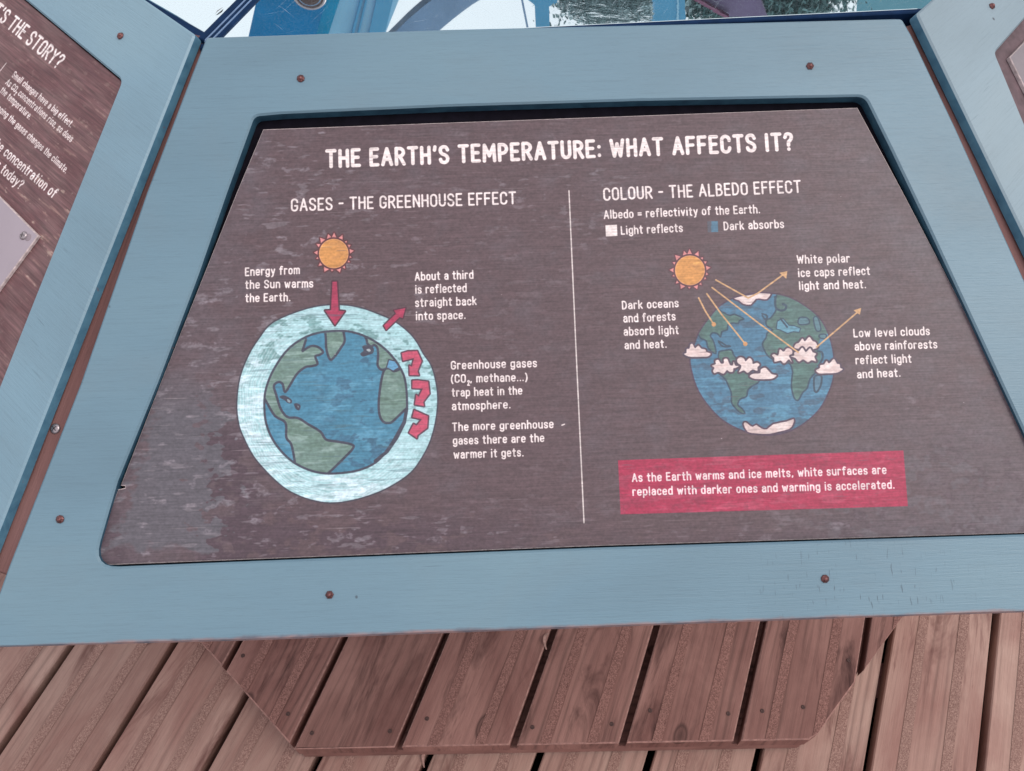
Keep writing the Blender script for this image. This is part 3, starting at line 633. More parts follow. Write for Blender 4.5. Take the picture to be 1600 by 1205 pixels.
    for P in ([(445, 440), (480, 428), (540, 440), (550, 490), (445, 498)], [(620, 430), (655, 430), (690, 560), (650, 572), (625, 490)], [(690, 632), (750, 628), (745, 665), (690, 655)]):
        c.fill(smooth(e4(P), 3, True), (92, 124, 134), 4, ol2, mask=rm)
    c.stroke(smooth(e4([(160, 180), (165, 300), (215, 340), (275, 330), (288, 285), (250, 265)]), 4), 6.5, ol2, mask=rm)
    c.stroke(smooth(e4([(5, 380), (60, 398), (62, 435), (35, 440), (8, 400)]), 3), 5, ol2, mask=rm)
    c.stroke(smooth(e4([(660, 820), (712, 835), (715, 910), (670, 990)]), 3), 6, ol2, mask=rm)
    c.fill(smooth(e5([(1258, 60), (1290, 40), (1325, 50), (1318, 130), (1280, 195), (1258, 165)]), 3, True), (90, 122, 142), 3, ol2, mask=rm); c.stroke(smooth(e5([(1258, 60), (1290, 40), (1325, 50), (1318, 130), (1280, 195), (1258, 165)]), 3, True), 5, ol2, mask=rm)
    white = (226, 206, 202)
    def puff(P): S = smooth(P, 3, True); c.fill(S, white, 5.5, (84, 70, 84))
    def cloudm(P, n=3):
        S = smooth(P, n, True); m_ = c.mask(S); c.a += (np.array((206, 180, 176), np.float32)-c.a)*(m_*.8*sstep(patch+.3*spk, .2, 1.3))[..., None]
    clouds = [e3([(68, 855), (95, 838), (98, 795), (130, 790), (140, 745), (165, 735), (195, 785), (235, 755), (268, 790), (315, 800), (330, 830), (378, 850), (345, 882), (270, 885), (200, 888), (120, 882)]),
              e3([(395, 990), (440, 972), (435, 935), (470, 922), (500, 965), (535, 960), (535, 915), (575, 912), (605, 980), (640, 985), (650, 945), (670, 990), (710, 995), (670, 1018), (648, 1020), (640, 1060), (600, 1062), (570, 1042), (530, 1085), (470, 1062), (425, 1078), (408, 1050), (425, 1015)]),
              e3([(692, 920), (725, 892), (770, 905), (790, 940), (835, 900), (868, 930), (875, 970), (925, 955), (955, 980), (930, 1010), (928, 1050), (870, 1035), (815, 1075), (770, 1045), (712, 1068), (735, 1020), (738, 985), (700, 960)]),
              e3([(840, 1115), (880, 1085), (960, 1080), (970, 1035), (1020, 1015), (1060, 1050), (1100, 1090), (1155, 1105), (1110, 1140), (1040, 1148), (900, 1145)]),
              e4([(385, 775), (405, 735), (440, 720), (480, 672), (510, 705), (560, 652), (600, 700), (635, 715), (660, 775), (600, 800), (540, 835), (480, 770), (430, 790)]),
              e4([(122, 870), (150, 855), (195, 870), (215, 800), (260, 825), (300, 785), (350, 800), (362, 845), (330, 880), (355, 950), (320, 915), (265, 965), (225, 930), (155, 945), (150, 900)]),
              e4([(345, 880), (385, 870), (385, 835), (440, 820), (480, 778), (520, 830), (570, 785), (600, 830), (642, 850), (620, 885), (640, 940), (590, 925), (545, 950), (490, 915), (440, 942), (400, 900)]),
              e4([(640, 1045), (685, 1020), (690, 985), (735, 975), (765, 935), (795, 965), (850, 912), (885, 965), (918, 975), (925, 1015), (955, 1030), (925, 1055), (870, 1075), (760, 1080), (680, 1082)])]
    for P in clouds: puff(P); cloudm(P)
    for P in ([(1147, 466.5), (1160, 463), (1174, 461), (1186, 458.5), (1200, 459), (1204, 460), (1198, 467.5), (1190, 467), (1181, 467), (1173, 476), (1161, 474.5), (1155, 469.5)],
              e5([(605, 490), (625, 475), (655, 500), (690, 516), (722, 500), (765, 530), (820, 540), (880, 492), (1000, 468), (1066, 445), (1060, 490), (1025, 535), (930, 560), (840, 580), (720, 577), (640, 560)])):
        c.fill(smooth(P, 2, True), white, 5, out2); cloudm(P, 2)
    tan = (204, 160, 118); k4 = lambda P: [(1020+x/3.653, 370+y/3.653) for x, y in P]
    c.stroke(k4([(360, 247), (545, 350)]), 4.6, tan); c.stroke(k4([(545, 350), (600, 322), (750, 212)]), 4.6, tan)
    c.fill(k4([(722, 206), (768, 196), (762, 240)]), tan)
    c.stroke(k4([(338, 290), (600, 490), (830, 660)]), 4.6, tan); c.stroke(k4([(935, 630), (1175, 425)]), 4.6, tan); c.fill(k4([(1146, 420), (1190, 406), (1182, 446)]), tan)
    for P in ([(308, 325), (390, 440), (528, 612)], [(262, 350), (300, 425), (348, 500)]):
        c.stroke(k4(P), 4.8, tan); x, y = P[-1]; c.fill(k4([(x+13*math.cos(t), y+13*math.sin(t)) for t in np.linspace(0, 6.28, 14)[:-1]]), (206, 150, 104))
    # red box
    rb = [(965.6, 719.2), (1411.5, 704), (1418.6, 791), (969.7, 803.8)]
    c.fill(rb, (164, 46, 76)); rbm = c.mask(rb)
    c.a += (np.array((182, 88, 108), np.float32)-c.a)*(rbm*(.40*sstep(strk+.7*bl, .2, 1.8)+.10))[..., None]
    c.a += (np.array((150, 62, 84), np.float32)-c.a)*(rbm*.5*sstep(patch, .6, 1.6))[..., None]
    # texts
    T = lambda t, A, B, cap=13.8, wt=.155, col=TXT, mask=cw: c.text(t, A, B, cap, wt, col, mask=mask)
    T("THE EARTH'S TEMPERATURE: WHAT AFFECTS IT?", (508.5, 263.3), (1241, 236), 30, .182)
    T("GASES - THE GREENHOUSE EFFECT", (454.5, 330.8), (807, 319.4), 20.5, .138)
    T("COLOUR - THE ALBEDO EFFECT", (943, 314), (1252.5, 301.5), 20.5, .138)
    T("Albedo = reflectivity of the Earth.", (943.5, 342.5), (1188, 333.4))
    T("Light reflects", (970.3, 367), (1067.3, 362.8)); T("Dark absorbs", (1131, 360.3), (1225.5, 356.6))
    c.fill([(946, 352), (964, 351.3), (964.7, 368.8), (946.7, 369.6)], TXT, mask=cw)
    c.fill([(1105, 346), (1121.5, 345.4), (1122.3, 362.6), (1106, 363.2)], (82, 116, 138), mask=np.clip(.35+.65*sstep(PX+.6*patch, 1109.5, 1111.5), 0, 1))
    for t, A, B in (("Energy from", (382.7, 431.7), (468.7, 428.5)), ("the Sun warms", (382.7, 451.9), (489.6, 449.5)), ("the Earth.", (383, 472.7), (454, 471)),
                    ("About a third", (648, 439), (740, 436)), ("is reflected", (648.6, 459.4), (729.5, 456.6)), ("straight back", (648.6, 480), (745, 477)), ("into space.", (649.5, 500.9), (727.8, 498.7)),
                    ("Greenhouse gases", (704.5, 577.8), (839.3, 573.9)), ("(CO_2, methane...)", (704.5, 598.8), (824.6, 595.8)), ("trap heat in the", (705.7, 620.4), (816.4, 616.8)), ("atmosphere.", (706, 641.6), (798, 638.6)),
                    ("The more greenhouse", (706.4, 674.2), (865.3, 669.2)), ("gases there are the", (707.6, 695.4), (850.8, 690.9)), ("warmer it gets.", (708.7, 717.2), (818.4, 713.5)),
                    ("White polar", (1245.3, 412.6), (1328.3, 410.2)), ("ice caps reflect", (1247, 433.2), (1360, 429.9)), ("light and heat.", (1248.6, 453.7), (1353.6, 450.8)),
                    ("Dark oceans", (972, 484), (1060.8, 480.3)), ("and forests", (974, 504.4), (1056, 501)), ("absorb light", (974.5, 525), (1061, 522.2)), ("and heat.", (976, 546.2), (1042, 543.8)),
                    ("Low level clouds", (1333.8, 527.6), (1453.3, 524)), ("above rainforests", (1335.6, 548.2), (1465, 544.6)), ("reflect light", (1337, 569.8), (1424.8, 567)), ("and heat.", (1339.4, 591.5), (1407.5, 589))):
        T(t, A, B, 13.8, .158)
    T("As the Earth warms and ice melts, white surfaces are", (987.4, 753.6), (1385.7, 740.8), 14, .165, (238, 214, 214))
    T("replaced with darker ones and warming is accelerated.", (988.3, 775.2), (1398.2, 764), 14, .165, (238, 214, 214))
    c.stroke([(889, 298), (900, 545), (912.5, 817)], 3.6, (222, 208, 204), mask=cw)
    c.stroke([(878, 664.5), (882, 663)], 3.5, (226, 210, 206))
    # fine grain over everything, and the ink worn off in hairlines
    g = 1+.034*np.clip(grainf, -2.6, 2.6)+.006*np.clip(grain2, -2, 2)+.034*np.clip(spk, -2, 2); c.a *= g[..., None]
    hw = c.ink*mk*sstep(c.noise(30, 1.6, 1, .5, 12), 1.1, 2.1)*.4; c.a += (np.array((84, 108, 116), np.float32)-c.a)*hw[..., None]
    hw = c.ink*sstep(c.noise(24, 1.5, 1, .5, 14), 2.0, 2.7)*.4*(1-mk); c.a += (np.array((112, 96, 100), np.float32)-c.a)*hw[..., None]
    # tiny light nicks
    nick = sstep(c.noise(3, 2, 1, .5, 15), 3.7, 4.1); c.a += (np.array((180, 166, 168), np.float32)-c.a)*(nick*.7)[..., None]
paint_main(c)
M_SIGN = board_material('printed_sign_wood', c, c.image('main_sign_print'))
CANVAS_MAIN = c

# ---- left sign
LZ = -.0025
xl = [on(LEFT, *p, LZ) for p in ((188, 130), (0, 600), (0, -60), (-160, 200))]
cl = Canvas(LEFT, LZ, -.02, max(p[0] for p in xl)+.03, -.07, .2258, 3600)
def paint_left(c):
    g1 = c.noise(36, 1.6, 2, .5, 21); g2 = c.noise(240, 6, 3, .5, 22); bl = c.noise(70, 40, 4, .6, 23); st = c.noise(40, 5, 3, .6, 24); pt = c.noise(16, 9, 4, .66, 25)
    a = np.array((104, 70, 72), np.float32)+(np.array((118, 88, 88), np.float32)-np.array((104, 70, 72), np.float32))*np.clip(.5+.35*bl, 0, 1)[..., None]
    z = np.clip(blob(c, 40, 370, 90, 90)+blob(c, 100, 250, 60, 60)*.5+.35, 0, 1)
    a += (np.array((160, 128, 118), np.float32)-a)*(.55*z*sstep(st+.4*pt, 1.0, 2.1))[..., None]
    a += (np.array((178, 156, 144), np.float32)-a)*(.55*z*sstep(pt+.3*st, 1.7, 2.3))[..., None]
    a += (np.array((94, 64, 70), np.float32)-a)*(.3*sstep(-st, .9, 2.0))[..., None]
    c.a[:] = a; cw = np.clip(sstep(g1+.3*pt, -3.0, -2.0)+.4, 0, 1)
    Ht = (Vector(on(LEFT, 24.3, 25.9, LZ))-Vector(on(LEFT, 11.3, 44.8, LZ))).length
    T = lambda t, A, B, cap, wt=.15, pre='', tr=.12: c.text(t, A, B, cap, wt, TXT, HL=Ht*cap, prefix=pre, track=tr, mask=cw)
    T("THE STORY?", (9.5, 43.5), (88.5, 109.5), 1.12, .15, "WHAT'S ")
    T("Small changes have a big effect.", (17.6, 119.6), (110, 200), .48, .155)
    T("As CO_2 concentrations rise, so does", (7.5, 131.2), (110, 223), .48, .155)
    T("the temperature.", (-1, 143.6), (45.2, 187.6), .48, .155)
    T("ging the gases changes the climate.", (-2, 175.2), (102, 271.6), .48, .155, "Chan")
    T("concentration of", (4, 242.2), (82.5, 311), .70, .15, "the ")
    T("today?", (-1, 269), (30, 297.5), .70, .15, "r ")
    c.stroke([(9.7, 98.7), (-20, 137)], 2.4, TXT)
    c.a *= (1+.07*np.clip(g1, -2.5, 2.5)+.015*np.clip(g2, -2, 2))[..., None]
paint_left(cl)
M_SIGN_L = board_material('printed_sign_wood_browner', cl, cl.image('left_sign_print'), .5, .4, .3)
M_SIGN_R = plain('plain_grey_sign_board', (134, 124, 128), .4, 0, .1, 60, .5, .1)

# ------------------------------------------------------------------ ground and deck
ZD, ZS = -0.865, -0.80
g = meshobj('ground', [(-80, -60, -1.12), (80, -60, -1.12), (80, 120, -1.12), (-80, 120, -1.12)], [(0, 1, 2, 3)], M_SOIL); tag(g, kind='structure')
def plank_mesh(poly, th, strips, mats, name, parent, M, screws=()):
    """poly in plank coordinates (x along); strips: list of (y, half width)"""
    o = slab(name, poly, 0, -th, [mats[0], M_LIP if name == 'plank' and mats[0] is M_STEP else mats[0]], parent, M, ch=.0018, edge_mat=0, ch_mat=1)
    for y, hw in strips:
        q = clip_poly([(-9, y-hw), (9, y-hw), (9, y+hw), (-9, y+hw)], offset(poly if area(poly) > 0 else poly[::-1], .001))
        if len(q) > 2 and abs(area(q)) > 1e-5:
            V = [(x, y_, .0008) for x, y_ in q]; F = [tuple(range(len(q)))]
            meshobj('grip_strip', V, F, mats[1] if isinstance(mats, list) else M_GRIT, o)
    return o
def lane(ang, z, gaps_px, lo_n, hi_n):
    dd = Vector((math.sin(ang), math.cos(ang))); nn = Vector((dd.y, -dd.x))
    g_ = sorted(nn.dot(onz(*p, z).xy) for p in gaps_px); pitch = (g_[-1]-g_[0])/(len(g_)-1)
    while g_[0] > lo_n: g_.insert(0, g_[0]-pitch)
    while g_[-1] < hi_n: g_.append(g_[-1]+pitch)
    return dd, nn, g_
deck = empty('deck', Matrix.Identity(4), kind='structure')
DK = .41507; dd, nn, gaps = lane(DK, ZD, [(55, 1088), (208, 1107), (344, 1158), (494, 1190), (666, 1190), (839, 1190), (1014, 1190), (1183, 1190), (1366, 1140), (1540, 1130)], -2.3, 2.4)
random.seed(3)
for a, b in zip(gaps[:-1], gaps[1:]):
    gw = .0052; ctr = (a+b)/2; w = (b-a)/2-gw
    p0 = nn*ctr; M = Matrix.Translation((p0.x, p0.y, ZD-random.uniform(0, .0015))) @ Matrix.Rotation(PI/2-DK, 4, 'Z')
    poly = [(-1.9, -w), (3.1, -w), (3.1, w), (-1.9, w)]
    plank_mesh(poly, .028, [(-.028, .0068), (.028, .0068)], [M_DECK, M_GRIT], 'plank', deck, M)
for y in (-.6, .1, .8, 1.5):        # joists below
    meshobj('joist', [(x, yy, z) for z in (ZD-.15, ZD-.0295) for x, yy in ((-2.2, y), (2.4, y), (2.4, y+.05), (-2.2, y+.05))],
            [(0, 3, 2, 1), (4, 5, 6, 7), (0, 1, 5, 4), (1, 2, 6, 5), (2, 3, 7, 6), (3, 0, 4, 7)], M_BEAM, deck)
# step platform
fl, fr = onz(460, 1170, ZS), onz(1279, 1155, ZS)
step = empty('step_platform', Matrix.Translation((0, fl.y, ZS)), 'low red-brown timber step of short planks under the blue consoles', 'step')
Si = step.matrix_world.inverted()
SK = .39080
oct_ = [(fl.x, fl.y), (fr.x-.012, fr.y), (fr.x+.001, fr.y+.007), (fr.x+.42, fr.y+.42), (fr.x+.42, 1.35), (fl.x-.42, 1.35), (fl.x-.42, fl.y+.42)]
dd, nn, gs = lane(SK, ZS, [(537, 997), (684, 1020), (865, 985), (1026, 979), (1193, 973), (1357, 969)], -1.5, 1.5)
scr = [(449.5, 1115), (487, 1145), (609, 1142), (379, 1024), (667, 1123), (832, 1136), (956, 1131), (1016, 1110), (1138, 1115), (1191, 1111), (1255, 1105), (1326, 1032)]
scw = [onz(*p, ZS) for p in scr]
def screw_dot(parent, x, y, z, r):
    return lathe('screw', [(r, z), (r*.8, z+.0007), (r*.45, z+.0002)], 9, M_RUST_D, parent, Matrix.Translation((x, y, 0)))
M_RUST_D = plain('dark_sunken_screw', (78, 54, 50), .7, .2, .4, 700)
for a, b in zip(gs[:-1], gs[1:]):
    gw = .0046; w = (b-a)/2-gw; ctr = (a+b)/2; p0 = nn*ctr
    Mw = Matrix.Translation((p0.x, p0.y, ZS-random.uniform(0, .002))) @ Matrix.Rotation(PI/2-SK, 4, 'Z'); Mi = Mw.inverted()
    cp = [tuple((Mi @ Vector((x, y, ZS)))[:2]) for x, y in oct_]
    jit = random.uniform(-.002, .002)
    poly = clip_poly([(-3, -w), (3, -w), (3, w), (-3, w)], cp)
    if len(poly) < 3 or abs(area(poly)) < 1e-3: continue
    o = plank_mesh(poly, .03, [(-.029, .0062), (.029, .0062)], [M_STEP, M_GRIT_S], 'plank', step, Si @ Mw)
    for q in scw:
        l = Mi @ q
        if abs(l.y) < w: screw_dot(o, l.x, l.y, .0004, .0030)
ins = offset(oct_, .0025)
V = [(x, y-fl.y, z) for z in (-.0302, -.062) for x, y in ins]; n_ = len(ins)
meshobj('fascia', V, [(i+n_, (i+1) % n_+n_, (i+1) % n_, i) for i in range(n_)]+[tuple(range(n_))], M_STEP, step)

# ------------------------------------------------------------------ consoles
AT, YT, YB, SM = .20613, .26762, -.0796, .35821
TH = .0085; THN = .0066
def px_outline(M, P, z=0): return [on(M, *p, z) for p in P]
def bolt(parent, M, px, py, r=.0026, seed=0):
    x, y = on(M, px, py, 0); k = random.uniform(0, 1)
    o = lathe('bolt_head', [(r, -.0002), (r*.96, .0006), (r*.35, .0019), (r*.1, .0021)], 6 if seed % 2 else 8, M_RUST, parent, Matrix.Translation((x, y, 0)) @ Matrix.Rotation(k, 4, 'Z'), smooth=False)
    o.rotation_euler.x = random.uniform(-.15, .15); return o
def phillips(parent, M4, r, mat=None):
    """cross-head screw: dished head, cross recess"""
    o = lathe('screw', [(r*1.0, 0), (r*.97, r*.22), (r*.7, r*.42), (r*.3, r*.5)], 20, mat or M_STEEL, parent, M4)
    cr_ = []
    for k in range(4):
        a = k*PI/2+.5
        for da, rr in ((-.32, .16), (-.12, .58), (.12, .58), (.32, .16)): cr_.append((r*rr*math.cos(a+da), r*rr*math.sin(a+da), r*.53))
    c_ = meshobj('cross_recess', cr_, [tuple(range(16))], M_DARKSLOT, o); return o
def symbox(a, yt, yb, m): return [(-a, yt), (-a-m*(yt-yb), yb), (a+m*(yt-yb), yb), (a, yt)]

# main console
mc = empty('sign_console', MAIN, 'blue framed centre console whose sign explains what affects the Earth\'s temperature', 'information sign')
br = (AT+SM*(YT-YB), YB)
o1 = px_outline(MAIN, [(322, 58), (300, 114), (229, 300), (125, 600), (12, 888), (-33, 1013.5), (0, 1012), (400, 1001), (800, 986), (1280, 968), (1600, 957.5)])
o1.append(br); o1 += px_outline(MAIN, [(1600, 435), (1494, 200), (1425, 55), (1410, 29), (1398, 28.8), (1100, 36.3), (700, 45.5), (500, 52)])
rad = [.003, 0, 0, 0, 0, .004, 0, 0, 0, 0, 0, .004, 0, 0, .006, .003, 0, 0, 0, 0]
o1 = round_poly(o1, rad)
ob = on(MAIN, 1600, 836, 0)[1]
ir = on(MAIN, 1519, 500, 0); ir2 = on(MAIN, 1450, 352, 0); dv = (Vector(ir)-Vector(ir2)); kk = (ob-ir[1])/dv.y
i1 = px_outline(MAIN, [(397, 181), (354, 300), (309, 430), (246, 597), (183, 752), (146, 871), (150, 884), (172, 886), (400, 877), (940, 856), (1600, 835.5)])
i1[5:8] = px_outline(MAIN, [(143.5, 887.5)]); 
i1.append((ir[0]+dv.x*kk, ob)); i1 += [ir, ir2] + px_outline(MAIN, [(1394, 235), (1352, 150), (1000, 156.5), (700, 165.5), (440, 177)])
ri = [.005]+[0]*4+[.011]+[0]*3+[.012, 0, 0, 0, .007, 0, 0, 0]
i1 = round_poly(i1, ri if len(ri) == len(i1) else [.005]+[0]*(len(i1)-1))
fr_ = slab('frame', o1, 0, -TH, [M_BLUE, M_EDGE_SHADED], mc, holes=[i1], ch=.0011, edge_mat=1, ch_mat=0)
slab('backing_panel', offset(o1 if area(o1) > 0 else o1[::-1], .012), -TH-.0003, -TH-.012, M_BACK, mc)
sg = slab('sign_board', MB, BZ, -TH-.0001, [M_SIGN, M_RAWEDGE], mc, ch=.0005, edge_mat=1); add_uv(sg, CANVAS_MAIN)
for i, p in enumerate([(470, 123), (1265.5, 103.5), (94, 811.5), (515, 929.5), (1289, 904.5)]): bolt(fr_, MAIN, *p, .0024, i)

# neighbours
def neighbour(M, label, mblue, mback, ring_off):
    e = empty('sign_console', M, label, 'information sign'); return e
lc = neighbour(LEFT, 'blue framed console on the left with brown sign asking what\'s the story', None, None, 0)
ow = round_poly(symbox(AT, YT, YB, SM), [.003]*4)
IYT = .2195; il = [on(LEFT, *p, 0) for p in ((0, 600), (60, 449), (120, 299), (190, 125))]
tl_ = on(LEFT, 40, 0, 0)
sl_ = (il[-1][1]-tl_[1])/(il[-1][0]-tl_[0]); xm = -il[-1][0]-.004; yi = -.030
dv = Vector(il[0])-Vector(il[-1]); kk = (yi-il[-1][1])/dv.y
ihole = [il[-1]]+[(xm, tl_[1]+sl_*(xm-tl_[0]))]+[(xm-.375*(YT-YB-.045-.045), yi), (il[-1][0]+dv.x*kk, yi)]
ihole += [il[0], il[1], il[2]]
ih = round_poly(ihole, [.006, .006, .01, .01, 0, 0, 0])
fl_ = slab('frame', ow, 0, -THN, [M_BLUE_L, M_EDGE_LIT], lc, holes=[ih], ch=.0011, edge_mat=1, ch_mat=0)
slab('backing_panel', offset(ow if area(ow) > 0 else ow[::-1], .012), -THN-.0003, -THN-.010, M_BACK, lc)
hh = ih if area(ih) > 0 else ih[::-1]
sg = slab('sign_board', offset(hh, .0007), LZ, -THN-.0001, [M_SIGN_L, M_RAWEDGE], lc, ch=.0004); add_uv(sg, cl)
bolt(fl_, LEFT, 188.5, 56.5, .0024, 0)
# metal plate screwed on the left sign
pz = LZ+.0022
pp = [on(LEFT, *p, pz) for p in ((0, 308), (59.5, 368), (0, 449), (-60, 395), (-70, 250))]
e1 = Vector(pp[0])-Vector(pp[1]); e2 = Vector(pp[2])-Vector(pp[1])
P1 = Vector(pp[1]); plate = [tuple(P1), tuple(P1+e1.normalized()*.16), tuple(P1+e1.normalized()*.16+e2.normalized()*.09), tuple(P1+e2.normalized()*.09)]
pl_ = slab('metal_plate', plate, pz, LZ+.0002, [M_PLATE, M_RAWEDGE], lc, ch=.0005, edge_mat=1)
x, y = on(LEFT, 35, 367.5, pz+.001); phillips(pl_, Matrix.Translation((x, y, pz)), .0027)
x, y = on(LEFT, 44, 371, pz+.0001)
for i in range(1):
    lathe('washer_mark', [(.0024, pz), (.0022, pz+.0002)], 18, plain('dull_worn_ring', (150, 134, 140), .5, .1), pl_, Matrix.Translation((x, y, 0)))

rc = neighbour(RIGHT, 'paler blue framed console cut off at the right edge with a grey board', None, None, 0)
rp = [on(RIGHT, *p, 0) for p in ((1555, 82), (1600, 190), (1592, 40))]
ra = Vector(rp[0]); d1 = (Vector(rp[1])-ra).normalized(); d2 = (Vector(rp[2])-ra).normalized()
kk = (-.030-ra.y)/d1.y
rh_ = [tuple(ra), tuple(ra+d1*kk), (-(ra+d1*kk).x-.004, -.030), (-ra.x, ra.y+d2.y/d2.x*(-2*ra.x))]
rh = round_poly(rh_, [.006, .01, .01, .006])
fr2 = slab('frame', ow, 0, -THN, [M_BLUE_R, M_EDGE_LIT], rc, holes=[rh], ch=.0011, edge_mat=1, ch_mat=0)
slab('backing_panel', offset(ow if area(ow) > 0 else ow[::-1], .012), -THN-.0003, -THN-.010, M_BACK_R, rc)
hh = rh if area(rh) > 0 else rh[::-1]
rbz = -.004; bc = Vector(on(RIGHT, 1578, 89, rbz)); q1 = Vector(on(RIGHT, 1600, 133, rbz)); q2_ = Vector(on(RIGHT, 1600, 67, rbz))
u1 = (q1-bc).normalized(); u2 = (q2_-bc).normalized(); kk = (-.036-bc.y)/u1.y
pb = [tuple(bc), tuple(bc+u1*kk), (-(bc+u1*kk).x, -.036), (-bc.x, bc.y+.004)]
slab('sign_board', pb, rbz, -THN-.0001, [M_SIGN_R, M_RAWEDGE], rc, ch=.0005, edge_mat=1)
bolt(fr2, RIGHT, 1549.5, 10, .0022, 1)

# rafters under the gaps between the consoles
def beam(A, B, ext0, ext1, label, screws):
    z = -.0092
    a = MAIN @ Vector((*on(MAIN, *A, z), z)); b = MAIN @ Vector((*on(MAIN, *B, z), z))
    d = (b-a).normalized(); sv = d.cross(Vector((0, 0, 1))).normalized(); n = sv.cross(d)
    L = (b-a).length
    M = Matrix(((d.x, sv.x, n.x, a.x), (d.y, sv.y, n.y, a.y), (d.z, sv.z, n.z, a.z), (0, 0, 0, 1)))
    bo = slab('support_beam', [(-ext0, -.011), (L+ext1, -.011), (L+ext1, .011), (-ext0, .011)], 0, -.035, M_BEAM, None, M, ch=.001)
    tag(bo, label, 'wooden beam', 'beams under the console joints')
    Mi = M.inverted()
    for (px, py, r) in screws:
        o = Mi @ CAM; dr = Mi.to_3x3() @ ray(px, py); s = -o.z/dr.z; p = o+s*dr
        phillips(bo, Matrix.Translation((p.x, p.y, .0)), r)
    return bo
beam((318, 66), (4, 897), .004, .0, 'brown wooden beam with one cross-head screw, in the gap beside the left console', [(87, 670, .0031)])
beam((1426, 48), (1491, 184), .004, .30, 'brown wooden beam seen in the gap beside the right console', [])

# cabinet that carries the ring of consoles (hidden behind them from here)
def ngon(r, n=8, ph=PI/8): return [(r*math.cos(ph+2*PI*k/n), PYC+r*math.sin(ph+2*PI*k/n)) for k in range(n)]
cab = slab('octagonal_cabinet', ngon(.44), .055, ZS+.001, [M_BLUE, M_EDGE_SHADED], None, ch=.002); tag(cab, 'blue octagonal timber cabinet standing on the step, carrying the consoles', 'cabinet')

# ------------------------------------------------------------------ mirror table in the middle
ZM = .118
def mirror_mat():
    m = N('scratched_polished_metal')
    v = m.map((1, 1, 1))
    wob = m.noise(m.map((26, 60, 1), rot=(0, 0, .3)), 1.0, 3, .5, 1.5)
    reg = m.ramp(m.tc.outputs['Object'] if False else m.noise(m.map((5, 5, 1), loc=(.2, 0, 0)), 1.0, 1, .5), [(.40, gray(.02)), (.62, gray(1))])
    sx = m.n('ShaderNodeSeparateXYZ'); m.l(v, sx.inputs[0])
    rx = m.ramp(m.math('MULTIPLY', m.math('ADD', sx.outputs['X'], .5), 1.0), [(.50, gray(0)), (.52, gray(.6)), (.56, gray(.35)), (.585, gray(.02))])
    b1 = m.n('ShaderNodeBump'); b1.inputs['Distance'].default_value = .0006; m.l(m.math('MULTIPLY', wob, rx), b1.inputs['Height']); b1.inputs['Strength'].default_value = .3
    m.l(b1.outputs['Normal'], m.b.inputs['Normal'])
    # fine scratches: thin cells edges
    def turned(a, sc):
        q = m.n('ShaderNodeMapping'); q.inputs['Scale'].default_value = sc; m.l(m.map((1, 1, 1), rot=(0, 0, a)), q.inputs['Vector']); return q.outputs['Vector']
    s1 = m.noise(turned(.5, (1500, 34, 1)), 1.0, 2, .5, .3); s2 = m.noise(turned(-.7, (1300, 40, 1)), 1.0, 2, .5, .5); s3 = m.noise(turned(1.3, (1400, 30, 1)), 1.0, 2, .5, .6)
    sc_ = m.math('MAXIMUM', m.ramp(s1, [(.68, gray(0)), (.74, gray(1))]), m.math('MAXIMUM', m.ramp(s2, [(.69, gray(0)), (.75, gray(1))]), m.ramp(s3, [(.70, gray(0)), (.76, gray(1))])))
    dust = m.ramp(m.noise(m.map((1, 1, 1)), 900, 2, .6), [(.45, gray(0)), (.75, gray(1))])
    sp = m.math('ADD', m.math('MULTIPLY', sc_, .28), m.math('MULTIPLY', dust, .09)); sp = m.math('ADD', sp, .01)
    df = m.n('ShaderNodeBsdfDiffuse'); df.inputs['Color'].default_value = s2l((196, 214, 224))
    mxs = m.n('ShaderNodeMixShader'); m.l(sp, mxs.inputs[0]); m.l(m.b.outputs[0], mxs.inputs[1]); m.l(df.outputs[0], mxs.inputs[2])
    m.l(mxs.outputs[0], m.t.nodes['Material Output'].inputs['Surface'])
    return m.set(Base_Color=(.84, .965, .985, 1), Metallic=1.0, Roughness=.012)
M_MIRROR = mirror_mat()
table = empty('mirror_table', Matrix.Translation((0, PYC, ZM)), 'scratched mirror-like metal table top with navy edge strips, behind the consoles', 'table')
Ti = table.matrix_world.inverted()
def wz(px, py, z=ZM): p = onz(px, py, z); return Vector((p.x, p.y))
s0, s1 = wz(335, 57), wz(391, 0); sdir = (s1-s0).normalized()
c0 = wz(880, 41.0); c1 = wz(1442, 13.5); ed = (c0-c1).normalized()
lA, lB = wz(232, 0), wz(312, 46); ld = (lA-lB).normalized(); rdn = (wz(1461, 0)-wz(1442, 13.5)).normalized()
def isect(p, d, q, e):
    k = ((q.x-p.x)*e.y-(q.y-p.y)*e.x)/(d.x*e.y-d.y*e.x); return p+d*k
corner = isect(s0, sdir, c1, ed); cornL = isect(s0, sdir, lB, ld)
def sheet(P, name, mat, z1, z0, parent=table, ch=.0004, em=0):
    P = [(p[0], p[1]-PYC) for p in P]
    return slab(name, P, z1-ZM, z0-ZM, mat, parent, ch=ch, edge_mat=em)
tip = s0+sdir*.42
sheet([corner, c1, c1+rdn*.5, tip], 'mirror_sheet', M_MIRROR, ZM, ZM-.004)
sheet([cornL, tip, cornL+ld*.45], 'mirror_sheet', M_MIRROR, ZM+.0001, ZM-.004)
def strip(A, d, L, side, w0, w1, z1, z0, mat, name='edge_strip', back=0.0):
    n = Vector((-d.y, d.x))*side
    A0 = A-d*back
    P = [A0+n*w0, A0+d*L+n*w0, A0+d*L+n*w1, A0+n*w1]; P = [tuple(p) for p in P]
    if area(P) < 0: P = P[::-1]
    return sheet(P, name, mat, z1, z0, ch=.0006)
